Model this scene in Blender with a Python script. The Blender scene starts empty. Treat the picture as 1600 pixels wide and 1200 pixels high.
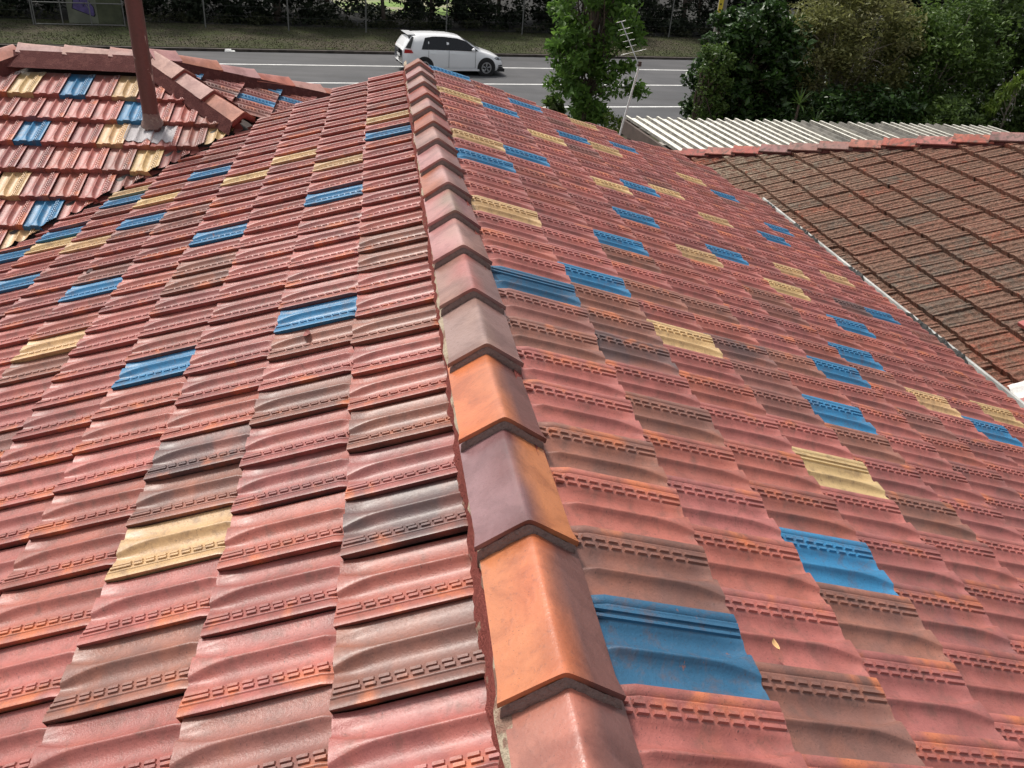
import bpy, bmesh, math, random
import numpy as np
from mathutils import Matrix, Vector
sc = bpy.context.scene
C = sc.collection
R = math.radians
rng = random.Random(7)
nrng = np.random.default_rng(11)

# ------------------------------------------------------------------ camera
W = 0.215                                   # tile cover width
PITCH, YAW, ROLL = R(29.9368), R(10.1629), R(4.5983)
CAM = Vector((-1.4199 * W, 0.0, 5.5356 * W))
fwd = Vector((math.sin(YAW) * math.cos(PITCH), math.cos(YAW) * math.cos(PITCH), -math.sin(PITCH)))
rt = Vector((math.cos(YAW), -math.sin(YAW), 0))
up = rt.cross(fwd)
r2 = rt * math.cos(ROLL) + up * math.sin(ROLL)
u2 = -rt * math.sin(ROLL) + up * math.cos(ROLL)
cam = bpy.data.objects.new('camera', bpy.data.cameras.new('camera'))
cam.data.sensor_width = 36.0
cam.data.lens = 36.0 * 1294.0 / 1600.0
cam.data.clip_start = 0.05
cam.data.clip_end = 1500
m = Matrix((r2, u2, -fwd)).transposed().to_4x4()
m.translation = CAM
cam.matrix_world = m
C.objects.link(cam)
sc.camera = cam

# ------------------------------------------------------------------ sky, sun, exposure
SUN_EL, SUN_AZ = R(58), R(-35)              # azimuth from +Y, clockwise; ahead and to the left
world = bpy.data.worlds.new('World')
sc.world = world
world.use_nodes = True
wt = world.node_tree
wt.nodes.clear()
sky = wt.nodes.new('ShaderNodeTexSky')
sky.sky_type = 'NISHITA'
sky.sun_disc = False
sky.sun_elevation = SUN_EL
sky.sun_rotation = SUN_AZ
sky.air_density = 1.0
sky.dust_density = 4.0
sky.ozone_density = 1.0
hsv = wt.nodes.new('ShaderNodeHueSaturation')
hsv.inputs['Saturation'].default_value = 0.22
bg = wt.nodes.new('ShaderNodeBackground')
bg.inputs['Strength'].default_value = 0.105
wo = wt.nodes.new('ShaderNodeOutputWorld')
wt.links.new(sky.outputs[0], hsv.inputs['Color'])
wt.links.new(hsv.outputs[0], bg.inputs[0])
wt.links.new(bg.outputs[0], wo.inputs[0])
sl = bpy.data.lights.new('sun', 'SUN')
sl.energy = 2.1
sl.angle = R(9)
sl.color = (1.0, 0.94, 0.86)
sun = bpy.data.objects.new('sun', sl)
sd = Vector((math.sin(SUN_AZ) * math.cos(SUN_EL), math.cos(SUN_AZ) * math.cos(SUN_EL), math.sin(SUN_EL)))
sun.rotation_euler = sd.to_track_quat('Z', 'Y').to_euler()
sun.location = (0, 0, 30)
C.objects.link(sun)
sc.view_settings.view_transform = 'Standard'
sc.view_settings.look = 'None'
sc.view_settings.gamma = 1.0
sc.view_settings.exposure = 0.60
sc.view_settings.use_curve_mapping = False

# ------------------------------------------------------------------ helpers
def tag(o, label=None, cat=None, group=None, kind=None):
    if label: o['label'] = label
    if cat: o['category'] = cat
    if group: o['group'] = group
    if kind: o['kind'] = kind
    return o

def empty(name, loc=(0, 0, 0), label=None, cat=None, group=None):
    o = bpy.data.objects.new(name, None)
    o.empty_display_size = 0.1
    o.location = loc
    C.objects.link(o)
    return tag(o, label, cat, group)

def attach(o, parent):
    """parent while keeping the object's own (world) placement"""
    if parent is not None:
        o.parent = parent
        pm = Matrix.Translation(parent.location) if parent.parent is None else parent_world(parent)
        o.matrix_parent_inverse = pm.inverted()
    return o

def parent_world(o):
    if o.parent is None:
        return o.matrix_basis.copy()
    return parent_world(o.parent) @ o.matrix_parent_inverse @ o.matrix_basis

def attach(o, parent):
    if parent is not None:
        o.parent = parent
        o.matrix_parent_inverse = parent_world(parent).inverted()
    return o

class MB:
    """collects geometry, builds ONE mesh object"""
    def __init__(s):
        s.v, s.f, s.sm, s.mi = [], [], [], []
    def add(s, vs, fs, smooth=False, mi=0):
        n = len(s.v)
        s.v.extend([tuple(p) for p in vs])
        s.f.extend([tuple(i + n for i in f) for f in fs])
        s.sm.extend([smooth] * len(fs)); s.mi.extend([mi] * len(fs))
        return s
    def box(s, a, b, mi=0):
        x0, y0, z0 = a; x1, y1, z1 = b
        vs = [(x0, y0, z0), (x1, y0, z0), (x1, y1, z0), (x0, y1, z0), (x0, y0, z1), (x1, y0, z1), (x1, y1, z1), (x0, y1, z1)]
        return s.add(vs, [(0, 3, 2, 1), (4, 5, 6, 7), (0, 1, 5, 4), (1, 2, 6, 5), (2, 3, 7, 6), (3, 0, 4, 7)], mi=mi)
    def obox(s, o, ex, ey, ez, mi=0):
        """box from origin corner and three edge vectors"""
        o, ex, ey, ez = Vector(o), Vector(ex), Vector(ey), Vector(ez)
        vs = [o, o + ex, o + ex + ey, o + ey, o + ez, o + ex + ez, o + ex + ey + ez, o + ey + ez]
        return s.add(vs, [(0, 3, 2, 1), (4, 5, 6, 7), (0, 1, 5, 4), (1, 2, 6, 5), (2, 3, 7, 6), (3, 0, 4, 7)], mi=mi)
    def tube(s, pts, rad, n=8, caps=True, mi=0):
        pts = [Vector(p) for p in pts]
        if not hasattr(rad, '__len__'): rad = [rad] * len(pts)
        rings = []
        prev = None
        for i, p in enumerate(pts):
            d = (pts[min(i + 1, len(pts) - 1)] - pts[max(i - 1, 0)]).normalized()
            if prev is None:
                a = d.orthogonal().normalized()
            else:
                a = (prev - d * prev.dot(d))
                a = a.normalized() if a.length > 1e-6 else d.orthogonal().normalized()
            prev = a
            b = d.cross(a)
            rings.append([p + (a * math.cos(2 * math.pi * k / n) + b * math.sin(2 * math.pi * k / n)) * rad[i] for k in range(n)])
        base = len(s.v)
        vs = [q for r_ in rings for q in r_]
        fs = []
        for i in range(len(pts) - 1):
            for k in range(n):
                fs.append((i * n + k, i * n + (k + 1) % n, (i + 1) * n + (k + 1) % n, (i + 1) * n + k))
        s.add(vs, fs, True, mi)
        if caps:
            s.add(rings[0], [tuple(reversed(range(n)))], False, mi)
            s.add(rings[-1], [tuple(range(n))], False, mi)
        return s
    def mesh(s, name):
        me = bpy.data.meshes.new(name)
        me.from_pydata(s.v, [], s.f)
        me.polygons.foreach_set('use_smooth', s.sm)
        me.polygons.foreach_set('material_index', s.mi)
        me.update()
        return me
    def build(s, name, mat, parent=None, kind=None):
        me = s.mesh(name)
        for k in (mat if isinstance(mat, (list, tuple)) else [mat]): me.materials.append(k)
        o = bpy.data.objects.new(name, me)
        C.objects.link(o)
        if kind: o['kind'] = kind
        return attach(o, parent)

# ------------------------------------------------------------------ materials
class NT:
    def __init__(s, name):
        s.m = bpy.data.materials.new(name)
        s.m.use_nodes = True
        s.t = s.m.node_tree
        s.b = s.t.nodes['Principled BSDF']
        s.out = s.t.nodes['Material Output']
    def n(s, typ, **kw):
        nd = s.t.nodes.new(typ)
        for k, v in kw.items(): setattr(nd, k, v)
        return nd
    def l(s, a, b): s.t.links.new(a, b)
    def val(s, sock, v):
        if hasattr(v, 'is_linked'): s.l(v, sock)
        else: sock.default_value = v
    def math(s, op, a, b=0.0, c=None, clamp=False):
        nd = s.n('ShaderNodeMath', operation=op, use_clamp=clamp)
        s.val(nd.inputs[0], a); s.val(nd.inputs[1], b)
        if c is not None: s.val(nd.inputs[2], c)
        return nd.outputs[0]
    def mix(s, f, a, b, typ='MIX'):
        nd = s.n('ShaderNodeMix', data_type='RGBA', blend_type=typ)
        s.val(nd.inputs[0], f)
        for k, v in ((6, a), (7, b)):
            s.val(nd.inputs[k], v if hasattr(v, 'is_linked') else (*v[:3], 1))
        return nd.outputs[2]
    def ramp(s, f, lo, hi):
        nd = s.n('ShaderNodeMapRange', interpolation_type='SMOOTHSTEP')
        s.val(nd.inputs[0], f); nd.inputs[1].default_value = lo; nd.inputs[2].default_value = hi
        return nd.outputs[0]
    def noise(s, vec, scale, detail=3, rough=.55, dist=0.0):
        nd = s.n('ShaderNodeTexNoise')
        if vec is not None: s.l(vec, nd.inputs['Vector'])
        nd.inputs['Scale'].default_value = scale; nd.inputs['Detail'].default_value = detail
        nd.inputs['Roughness'].default_value = rough; nd.inputs['Distortion'].default_value = dist
        return nd.outputs[0]
    def vmath(s, op, a, b):
        nd = s.n('ShaderNodeVectorMath', operation=op)
        for k, v in ((0, a), (1, b)):
            s.val(nd.inputs[k], v)
        return nd.outputs[0]
    def comb(s, x, y, z):
        nd = s.n('ShaderNodeCombineXYZ')
        for k, v in enumerate((x, y, z)): s.val(nd.inputs[k], v)
        return nd.outputs[0]
    def bump(s, h, strength, dist=0.01):
        nd = s.n('ShaderNodeBump')
        nd.inputs['Strength'].default_value = strength; nd.inputs['Distance'].default_value = dist
        s.l(h, nd.inputs['Height']); s.l(nd.outputs[0], s.b.inputs['Normal'])
    def col(s, v): s.val(s.b.inputs['Base Color'], v if hasattr(v, 'is_linked') else (*v[:3], 1))
    def rough(s, v): s.val(s.b.inputs['Roughness'], v)

def simple(name, col, rough=.6, metal=0.0, var=.15, scale=8.0, bump=0.0, spec=.5):
    k = NT(name)
    pos = k.n('ShaderNodeTexCoord').outputs['Object']
    nz = k.noise(pos, scale, 4)
    lo = [c * (1 - var) for c in col]; hi = [min(1, c * (1 + var)) for c in col]
    k.col(k.mix(k.ramp(nz, .3, .7), lo, hi))
    k.rough(rough); k.b.inputs['Metallic'].default_value = metal
    k.b.inputs['Specular IOR Level'].default_value = spec
    if bump: k.bump(k.noise(pos, scale * 6, 4), bump, .01)
    return k.m

def tile_material(name, src, aged=False):
    """glazed terracotta; the tile's own colour comes from the object colour or, for the joined far tiles, from a mesh attribute"""
    k = NT(name)
    uv = k.n('ShaderNodeUVMap'); uv.uv_map = 'UVMap'
    if src == 'obj':
        oi = k.n('ShaderNodeObjectInfo')
        colr, alp, rnd = oi.outputs['Color'], oi.outputs['Alpha'], oi.outputs['Random']
    else:
        at = k.n('ShaderNodeAttribute'); at.attribute_name = 'tcol'
        ar = k.n('ShaderNodeAttribute'); ar.attribute_name = 'trnd'
        colr, alp, rnd = at.outputs['Color'], at.outputs['Alpha'], ar.outputs['Fac']
    off = k.comb(k.math('MULTIPLY', rnd, 173.0), k.math('MULTIPLY', rnd, 91.0), k.math('MULTIPLY', rnd, 57.0))
    st = k.vmath('MULTIPLY', uv.outputs[0], (1.0, 1.6, 1.0))
    p = k.vmath('ADD', st, off)
    sep = k.n('ShaderNodeSeparateXYZ'); k.l(uv.outputs[0], sep.inputs[0])
    n1 = k.noise(p, 1.1, 3, .55, .6)
    n2 = k.noise(k.vmath('ADD', p, (31.0, 7.0, 3.0)), 1.6, 3, .6, .4)
    fine = k.noise(p, 26.0, 4, .7)
    speck = k.noise(p, 55.0, 2, .5)
    red = k.math('GREATER_THAN', alp, .1)
    if not aged:
        # kiln flash: dark smudges, stronger on the tiles that were fired dark
        dark = k.math('MULTIPLY', k.ramp(k.math('ADD', n1, k.math('MULTIPLY', k.math('SUBTRACT', alp, .5), .22)), .42, .66), k.math('MULTIPLY', k.math('SUBTRACT', alp, .15, clamp=True), 1.15), clamp=True)
        base = k.mix(k.math('MULTIPLY', k.ramp(n2, .40, .66), k.math('ADD', k.math('MULTIPLY', red, .30), .22)), colr, k.mix(1.0, colr, (.52, .50, .50), 'MULTIPLY'))
        c = k.mix(dark, base, (.088, .068, .070))
        # bare orange clay, mostly along the rib
        rib = k.math('ADD', k.math('MULTIPLY', k.ramp(sep.outputs[0], .70, .88), .85), .15)
        orr = k.math('MULTIPLY', k.ramp(k.noise(k.vmath('ADD', p, (5.0, 77.0, 9.0)), 1.3, 3, .6, .3), .50, .68), rib)
        c = k.mix(k.math('MULTIPLY', k.math('MULTIPLY', orr, red), .75), c, (.60, .18, .07))
        c = k.mix(k.math('MULTIPLY', k.ramp(fine, .5, .75), .35), c, k.mix(1.0, c, (.55, .5, .5), 'MULTIPLY'))
        c = k.mix(k.math('MULTIPLY', k.ramp(speck, .665, .72), .7), c, (.05, .032, .03))
        # dirt lying in the troughs and at the head of the tile
        c = k.mix(k.math('MULTIPLY', k.ramp(k.noise(p, 5.0, 5, .7, .4), .46, .72), .50), c, (.135, .075, .058))
        # painted tiles: faded brushwork and clay showing through where the paint has come off
        pnt = k.math('SUBTRACT', 1.0, red)
        c = k.mix(k.math('MULTIPLY', k.math('MULTIPLY', k.ramp(k.noise(k.vmath('MULTIPLY', p, (3.0, .7, 1.0)), 3.0, 4, .7), .4, .7), .35), pnt), c, k.mix(1.0, c, (.62, .66, .70), 'MULTIPLY'))
        c = k.mix(k.math('MULTIPLY', k.ramp(k.noise(k.vmath('ADD', p, (9.0, 3.0, 41.0)), 5.5, 5, .75), .66, .69), k.math('MULTIPLY', pnt, .8)), c, (.24, .10, .075))
        k.col(c)
        k.rough(k.math('ADD', k.math('MULTIPLY', fine, .36), .26))
        k.b.inputs['Specular IOR Level'].default_value = .5
        k.b.inputs['Coat Weight'].default_value = .12
        k.b.inputs['Coat Roughness'].default_value = .26
        k.bump(k.math('ADD', fine, k.math('MULTIPLY', speck, .5)), .32, .004)
    else:
        g1 = k.noise(p, 2.2, 4, .65, .5)
        g2 = k.noise(k.vmath('MULTIPLY', p, (1.0, .35, 1.0)), 9.0, 4, .7)
        lich = k.noise(p, 22.0, 4, .75)
        c = k.mix(k.ramp(g1, .35, .65), colr, (.22, .128, .094))
        c = k.mix(k.math('MULTIPLY', k.ramp(g2, .5, .68), .65), c, (.085, .068, .058))
        c = k.mix(k.math('MULTIPLY', k.ramp(k.noise(p, 9.0, 5, .8), .55, .66), k.math('MULTIPLY', alp, .8)), c, (.34, .275, .22))
        c = k.mix(k.math('MULTIPLY', k.ramp(speck, .60, .68), .6), c, (.42, .38, .31))
        c = k.mix(k.math('MULTIPLY', k.ramp(n2, .64, .72), .6), c, (.34, .11, .065))
        mot = k.noise(k.vmath('MULTIPLY', p, (1.6, .8, 1.0)), 12.0, 5, .8)
        c = k.mix(.85, c, k.mix(k.ramp(mot, .36, .64), k.mix(1.0, c, (.52, .48, .45), 'MULTIPLY'), k.mix(1.0, c, (1.75, 1.6, 1.5), 'MULTIPLY')))
        k.col(c); k.rough(.85)
        k.b.inputs['Specular IOR Level'].default_value = .25
        k.bump(k.math('ADD', lich, g2), .9, .02)
    return k.m

M = {}
M['tile'] = tile_material('glazed_tile', 'obj')
M['tile_far'] = tile_material('glazed_tile_joined', 'attr')
M['old'] = tile_material('weathered_tile', 'obj', True)
M['old_far'] = tile_material('weathered_tile_joined', 'attr', True)

def cap_material(name, aged=False, matt=False):
    k = NT(name)
    at = k.n('ShaderNodeAttribute'); at.attribute_name = 'tcol'
    pos = k.n('ShaderNodeTexCoord').outputs['Object']
    rnd = k.n('ShaderNodeObjectInfo').outputs['Random']
    p = k.vmath('ADD', pos, k.comb(k.math('MULTIPLY', rnd, 31.0), k.math('MULTIPLY', rnd, 17.0), 0.0))
    n1 = k.noise(p, 7.0, 4, .6, .8); n2 = k.noise(p, 70.0, 4, .7); n3 = k.noise(p, 260.0, 2, .5)
    c = k.mix(k.math('MULTIPLY', k.ramp(n1, .40, .66), .6), at.outputs['Color'], k.mix(1.0, at.outputs['Color'], (.50, .42, .42), 'MULTIPLY'))
    c = k.mix(k.math('MULTIPLY', k.ramp(n2, .55, .72), .3), c, (.10, .05, .042))
    c = k.mix(k.math('MULTIPLY', k.ramp(n3, .68, .74), .6), c, (.04, .03, .03))
    if aged:
        c = k.mix(k.math('MULTIPLY', k.ramp(k.noise(p, 16.0, 5, .7), .48, .62), .8), c, (.10, .075, .06))
    k.col(c); k.rough(.8 if aged else (k.math('ADD', k.math('MULTIPLY', n2, .3), .5) if matt else k.math('ADD', k.math('MULTIPLY', n2, .30), .18)))
    k.b.inputs['Coat Weight'].default_value = 0.0 if aged or matt else .35
    k.b.inputs['Coat Roughness'].default_value = .25
    k.bump(k.math('ADD', n2, n1), .28, .006)
    return k.m
M['cap'] = cap_material('ridge_cap_glaze')
M['cap_matt'] = cap_material('ridge_cap_matt', False, True)
M['cap_old'] = cap_material('ridge_cap_weathered', True)

def mortar_material(name, c1, c2, thr):
    k = NT(name)
    pos = k.n('ShaderNodeTexCoord').outputs['Object']
    n = k.noise(pos, 14.0, 4, .65); f = k.noise(pos, 90.0, 4, .7)
    c = k.mix(k.ramp(n, thr, thr + .08), c1, c2)
    c = k.mix(k.math('MULTIPLY', k.ramp(f, .5, .7), .5), c, [x * .4 for x in c1])
    k.col(c); k.rough(.9); k.b.inputs['Specular IOR Level'].default_value = .2
    k.bump(f, .8, .01)
    return k.m
M['mortar_red'] = mortar_material('red_pointing', (.27, .072, .06), (.33, .10, .08), .5)
M['pointing'] = mortar_material('worn_red_pointing', (.25, .068, .055), (.36, .26, .19), .60)
M['mortar_dark'] = mortar_material('dark_red_pointing', (.105, .034, .031), (.14, .05, .044), .5)
M['mortar_cream'] = mortar_material('cream_bedding', (.46, .38, .28), (.27, .16, .12), .52)
M['mortar_grey'] = mortar_material('grey_bedding', (.25, .17, .15), (.33, .27, .23), .56)

# ------------------------------------------------------------------ the interlocking tile
LEN, GAUGE, H0 = 0.40, 1.519 * W, 0.034
# control points across the tile: (fraction of width, height, shift of the point at the lower end where the troughs close)
PRO = [(0, 0.006, 0), (0.02, 0.0065, 0.07), (0.038, 0.0055, 0.085), (0.055, 0.0045, 0.09), (0.11, 0.001, 0.06), (0.19, 0, 0), (0.27, 0.0015, -0.05), (0.325, 0.0065, -0.09),
       (0.358, 0.0145, -0.105), (0.374, 0.0205, -0.11), (0.384, 0.0225, -0.11), (0.398, 0.0225, 0.1105), (0.4102, 0.0205, 0.1105), (0.4297, 0.0145, 0.1079), (0.4675, 0.006, 0.0858), (0.5224, 0.0012, 0.038),
       (0.5895, 0.0005, 0), (0.6444, 0.0028, -0.018), (0.687, 0.0085, -0.026), (0.7151, 0.0145, -0.016), (0.7335, 0.0165, 0), (0.788, 0.019, 0), (0.8048, 0.0215, 0), (0.8635, 0.023, 0),
       (0.8803, 0.025, 0), (0.8945, 0.025, 0), (0.8979, 0.0215, 0), (0.9088, 0.0215, 0), (0.9121, 0.025, 0), (0.9978, 0.0258, 0), (1.012, 0.025, 0)]
VS = [0, .012, .026, .042, .060, .082, .11, .20, .295, .315, .34, .40]
VS_LO = [0, .03, .07, .11, .30, .34, .40]

def profile(i, v):
    s0, h, k = PRO[i]
    e = max(0.0, 1 - v / .11)
    s = s0 + k * e * e
    if v < .055 and i < 20:
        f = (1 - v / .055) ** 1.6
        h = h * (1 - .55 * f) + .019 * .55 * f
    if v > .295:
        f = min(1, (v - .295) / .045); f = f * f * (3 - 2 * f)
        if i < 20: h = h * (1 - f) + .006 * f
        else: h = h * (1 - .5 * f)
    return s, h

def tile_geom(pads=True, lo=False, old=False):
    vs = VS_LO if lo else VS
    cols = list(range(len(PRO)))
    if lo: cols = [0, 1, 3, 4, 5, 6, 8, 10, 11, 13, 15, 16, 18, 20, 22, 24, 29, 30]
    V, F, SM = [], [], []
    for v in vs:
        for i in cols:
            s, h = profile(i, v)
            if old and i >= 20: h *= .80
            V.append((s * W, v, h + H0 * (1 - v / GAUGE)))
    n = len(cols)
    for j in range(len(vs) - 1):
        for i in range(n - 1):
            F.append((j * n + i, j * n + i + 1, (j + 1) * n + i + 1, (j + 1) * n + i)); SM.append(True)
    # front edge
    b = len(V)
    for i in range(n): x, y, z = V[i]; V.append((x, y, z))
    for i in range(n): x, y, z = V[i]; V.append((x, .004, -.004))
    for i in range(n - 1):
        F.append((b + n + i, b + n + i + 1, b + i + 1, b + i)); SM.append(False)
    # rib side
    b = len(V)
    for j in range(len(vs)): V.append(V[j * n + n - 1])
    for j in range(len(vs)):
        x, y, z = V[j * n + n - 1]; V.append((x - (.002 if old else .011), y, H0 * (1 - y / GAUGE) - .002))
    k = len(vs)
    for j in range(k - 1):
        F.append((b + j, b + k + j, b + k + j + 1, b + j + 1)); SM.append(False)
    if pads:
        def pad(s0, s1, v0, v1, z0, z1):
            b = len(V)
            for (s, v, zt) in ((s0, v0, z0), (s1, v0, z1), (s1, v1, z1), (s0, v1, z0)):
                V.append((s * W, v, zt - .006 + H0 * (1 - v / GAUGE)))
            for (s, v, zt) in ((s0 + .004, v0 + .0012, z0), (s1 - .004, v0 + .0012, z1), (s1 - .004, v1 - .0012, z1), (s0 + .004, v1 - .0012, z0)):
                V.append((s * W, v, zt + H0 * (1 - v / GAUGE)))
            for f in ((4, 5, 6, 7), (0, 1, 5, 4), (1, 2, 6, 5), (2, 3, 7, 6), (3, 0, 4, 7)):
                F.append(tuple(b + q for q in f)); SM.append(False)
        for (s0, s1, z0, z1, sh) in ((.733, .776, .0222, .0228, 0), (.806, .850, .0266, .0272, .006)):
            if pads == 'plain':
                pad(s0, s1, .004, .335, z0 - (.002 if old else 0), z1 - (.004 if old else 0)); continue
            pad(s0, s1, .004, .055 + sh, z0, z1)
            v = .062 + sh
            while v < .325:
                pad(s0, s1, v, v + .0235, z0, z1); v += .0315
    return V, F, SM

def geom_to_mesh(name, V, F, SM):
    me = bpy.data.meshes.new(name)
    me.from_pydata(V, [], F)
    me.polygons.foreach_set('use_smooth', SM)
    uv = me.uv_layers.new(name='UVMap')
    for lp in me.loops:
        p = V[lp.vertex_index]
        uv.data[lp.index].uv = (p[0] / W, p[1] / GAUGE)
    me.update()
    return me

TG_HI, TG_MID, TG_LO = tile_geom(True), tile_geom(True, True), tile_geom(False, True)
TILE_HI = geom_to_mesh('tile', *TG_HI); TILE_HI.materials.append(M['tile'])
TILE_PLAIN = geom_to_mesh('plain_tile', *tile_geom('plain')); TILE_PLAIN.materials.append(M['tile'])
TILE_OLD = geom_to_mesh('old_tile', *tile_geom('plain', False, True)); TILE_OLD.materials.append(M['old'])

def frame(upv, nrm, org, sx=1.0):
    x = upv.cross(nrm)
    m_ = Matrix((x * sx, upv, nrm)).transposed().to_4x4()
    m_.translation = org
    return m_

def jit(rr, amt=1.0):
    return (Matrix.Rotation(rr.uniform(-.005, .005) * amt, 4, 'Z') @ Matrix.Rotation(rr.uniform(-.006, .006) * amt, 4, 'X')
            @ Matrix.Rotation(rr.uniform(-.006, .006) * amt, 4, 'Y') @ Matrix.Translation((rr.uniform(-.0015, .0015) * amt, rr.uniform(-.005, .005) * amt, rr.uniform(-.0015, .002) * amt)))

COLS = {'b': (.033, .20, .385), 'y': (.60, .40, .19)}
def tile_colour(kind, rr):
    """rgb + flash (alpha; 0 for painted tiles)"""
    if kind == 'b':
        k = rr.uniform(.85, 1.12); return (COLS['b'][0] * k, COLS['b'][1] * k, COLS['b'][2] * k, 0.0)
    if kind == 'B':
        return (.026, .115, .215, -1.0)
    if kind == 'Y':
        return (.60, .42, .20, -1.0)
    if kind == 'y':
        k = rr.uniform(.85, 1.1); return (COLS['y'][0] * k, COLS['y'][1] * k * rr.uniform(.95, 1.03), COLS['y'][2] * k, 0.0)
    if kind == 'd':
        k = rr.uniform(.85, 1.05); return (.30 * k, .125 * k, .10 * k, rr.uniform(.72, .85))
    if kind == 'n':
        k = rr.uniform(.85, 1.05); return (.31 * k, .130 * k, .092 * k, rr.uniform(.35, .55))
    if kind == 'o':
        k = rr.uniform(.9, 1.1); return (.40 * k, .126 * k, .094 * k, rr.uniform(.15, .3))
    k = rr.uniform(.84, 1.12)
    t = rr.random()
    c = (.40, .128, .108) if t < .66 else ((.37, .122, .108) if t < .86 else ((.30, .122, .098) if t < .92 else (.385, .124, .095)))
    return (c[0] * k, c[1] * k, c[2] * k, .12 + .8 * max(0, rr.random() - .45) ** 1.3)

def projected(p):
    d = Vector(p) - CAM
    z = d.dot(fwd)
    if z < .1: return None
    return 800 + 1294 * d.dot(r2) / z, 600 - 1294 * d.dot(u2) / z, z

def in_frame(mat_, margin=25):
    ps = [projected(mat_ @ Vector(q)) for q in ((0, 0, .04), (W, 0, .04), (0, GAUGE, 0), (W, GAUGE, 0))]
    if any(p is None for p in ps): return 0
    xs = [p[0] for p in ps]; ys = [p[1] for p in ps]
    if max(xs) < -margin or min(xs) > 1600 + margin or max(ys) < -margin or min(ys) > 1200 + margin: return 0
    x = [ps[0], ps[1], ps[3], ps[2]]
    return abs(sum(x[i][0] * x[(i + 1) % 4][1] - x[(i + 1) % 4][0] * x[i][1] for i in range(4))) / 2

def lay_tiles(tiles, thing, n_single, hi_mesh, far_mat, geom_far, name='tile', far_name='roof_tiles', near_cut_mat=None):
    """tiles: list of (matrix, rgba, cut planes or None, parent part). The n_single largest in the picture become objects, the rest ONE part of kind stuff."""
    sized = sorted(((in_frame(t[0]), i) for i, t in enumerate(tiles)), reverse=True)
    single = [i for a, i in sized[:n_single] if a > 0]
    ss = set(single)
    rest = [i for i in range(len(tiles)) if i not in ss]
    for i in sorted(single):
        mat_, col, cuts, par = tiles[i]
        me = TILE_PLAIN if col[3] < -.5 else hi_mesh
        if cuts:
            me = cut_mesh(hi_mesh, mat_, cuts)
            if me is None: continue
        o = bpy.data.objects.new(name, me)
        C.objects.link(o)
        o.color = col
        o.matrix_basis = mat_
        attach(o, par)
    if rest:
        V, F, SM = geom_far
        V = np.array(V, float); nv = len(V)
        fl = [len(f) for f in F]
        fv = np.concatenate([np.array(f) for f in F])
        AV, AF, AC, AR, extra = [], [], [], [], []
        cnt = 0
        for i in rest:
            mat_, col, cuts, par = tiles[i]
            m_ = np.array(mat_)
            if cuts:
                me = cut_mesh(hi_mesh, mat_, cuts)
                if me is not None: extra.append((me, mat_, col))
                continue
            AV.append(V @ m_[:3, :3].T + m_[:3, 3]); AF.append(fv + cnt * nv); AC.append(col); AR.append(rng.random()); cnt += 1
        bmj = None
        me = bpy.data.meshes.new(far_name)
        verts = np.concatenate(AV)
        uvs = np.tile(V[:, :2] / np.array([W, GAUGE]), (cnt, 1))
        cols = np.repeat(np.array(AC, float), nv, axis=0)
        rnds = np.repeat(np.array(AR, float), nv)
        faces = np.concatenate(AF); lens = np.tile(np.array(fl), cnt); smooth = np.tile(np.array(SM), cnt)
        for (em, mat_, col) in extra:
            k = len(em.vertices); b = len(verts)
            ev = np.empty(k * 3); em.vertices.foreach_get('co', ev); ev = ev.reshape(-1, 3)
            m_ = np.array(mat_)
            verts = np.concatenate([verts, ev @ m_[:3, :3].T + m_[:3, 3]])
            uvs = np.concatenate([uvs, ev[:, :2] / np.array([W, GAUGE])])
            cols = np.concatenate([cols, np.repeat([col], k, axis=0)]); rnds = np.concatenate([rnds, np.full(k, rng.random())])
            faces = np.concatenate([faces, np.concatenate([np.array(p.vertices) + b for p in em.polygons])])
            lens = np.concatenate([lens, [len(p.vertices) for p in em.polygons]]); smooth = np.concatenate([smooth, [p.use_smooth for p in em.polygons]])
            bpy.data.meshes.remove(em)
        me.vertices.add(len(verts)); me.vertices.foreach_set('co', verts.ravel())
        me.loops.add(len(faces)); me.loops.foreach_set('vertex_index', faces.astype(np.int32))
        me.polygons.add(len(lens)); me.polygons.foreach_set('loop_start', np.concatenate([[0], np.cumsum(lens)[:-1]]).astype(np.int32))
        me.update(calc_edges=True)
        me.polygons.foreach_set('use_smooth', smooth.astype(bool))
        uvl = me.uv_layers.new(name='UVMap'); uvl.data.foreach_set('uv', uvs[faces].ravel())
        a = me.attributes.new('tcol', 'FLOAT_COLOR', 'POINT'); a.data.foreach_set('color', cols.ravel())
        a = me.attributes.new('trnd', 'FLOAT', 'POINT'); a.data.foreach_set('value', rnds)
        me.materials.append(far_mat)
        me.validate(); me.update()
        o = bpy.data.objects.new(far_name, me); C.objects.link(o); tag(o, kind='stuff'); attach(o, thing)

def cut_mesh(me0, mat_, cuts):
    bm = bmesh.new(); bm.from_mesh(me0)
    inv = mat_.inverted()
    for (co, no) in cuts:                                # keep the side the normal points away from
        lc = inv @ Vector(co); ln = (mat_.to_3x3().transposed() @ Vector(no)).normalized()
        bmesh.ops.bisect_plane(bm, geom=bm.verts[:] + bm.edges[:] + bm.faces[:], plane_co=lc, plane_no=ln, clear_outer=True)
    if len(bm.faces) < 3:
        bm.free(); return None
    me = bpy.data.meshes.new('cut_tile'); bm.to_mesh(me); bm.free()
    if not me.materials:
        for k in me0.materials: me.materials.append(k)
    return me

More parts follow.
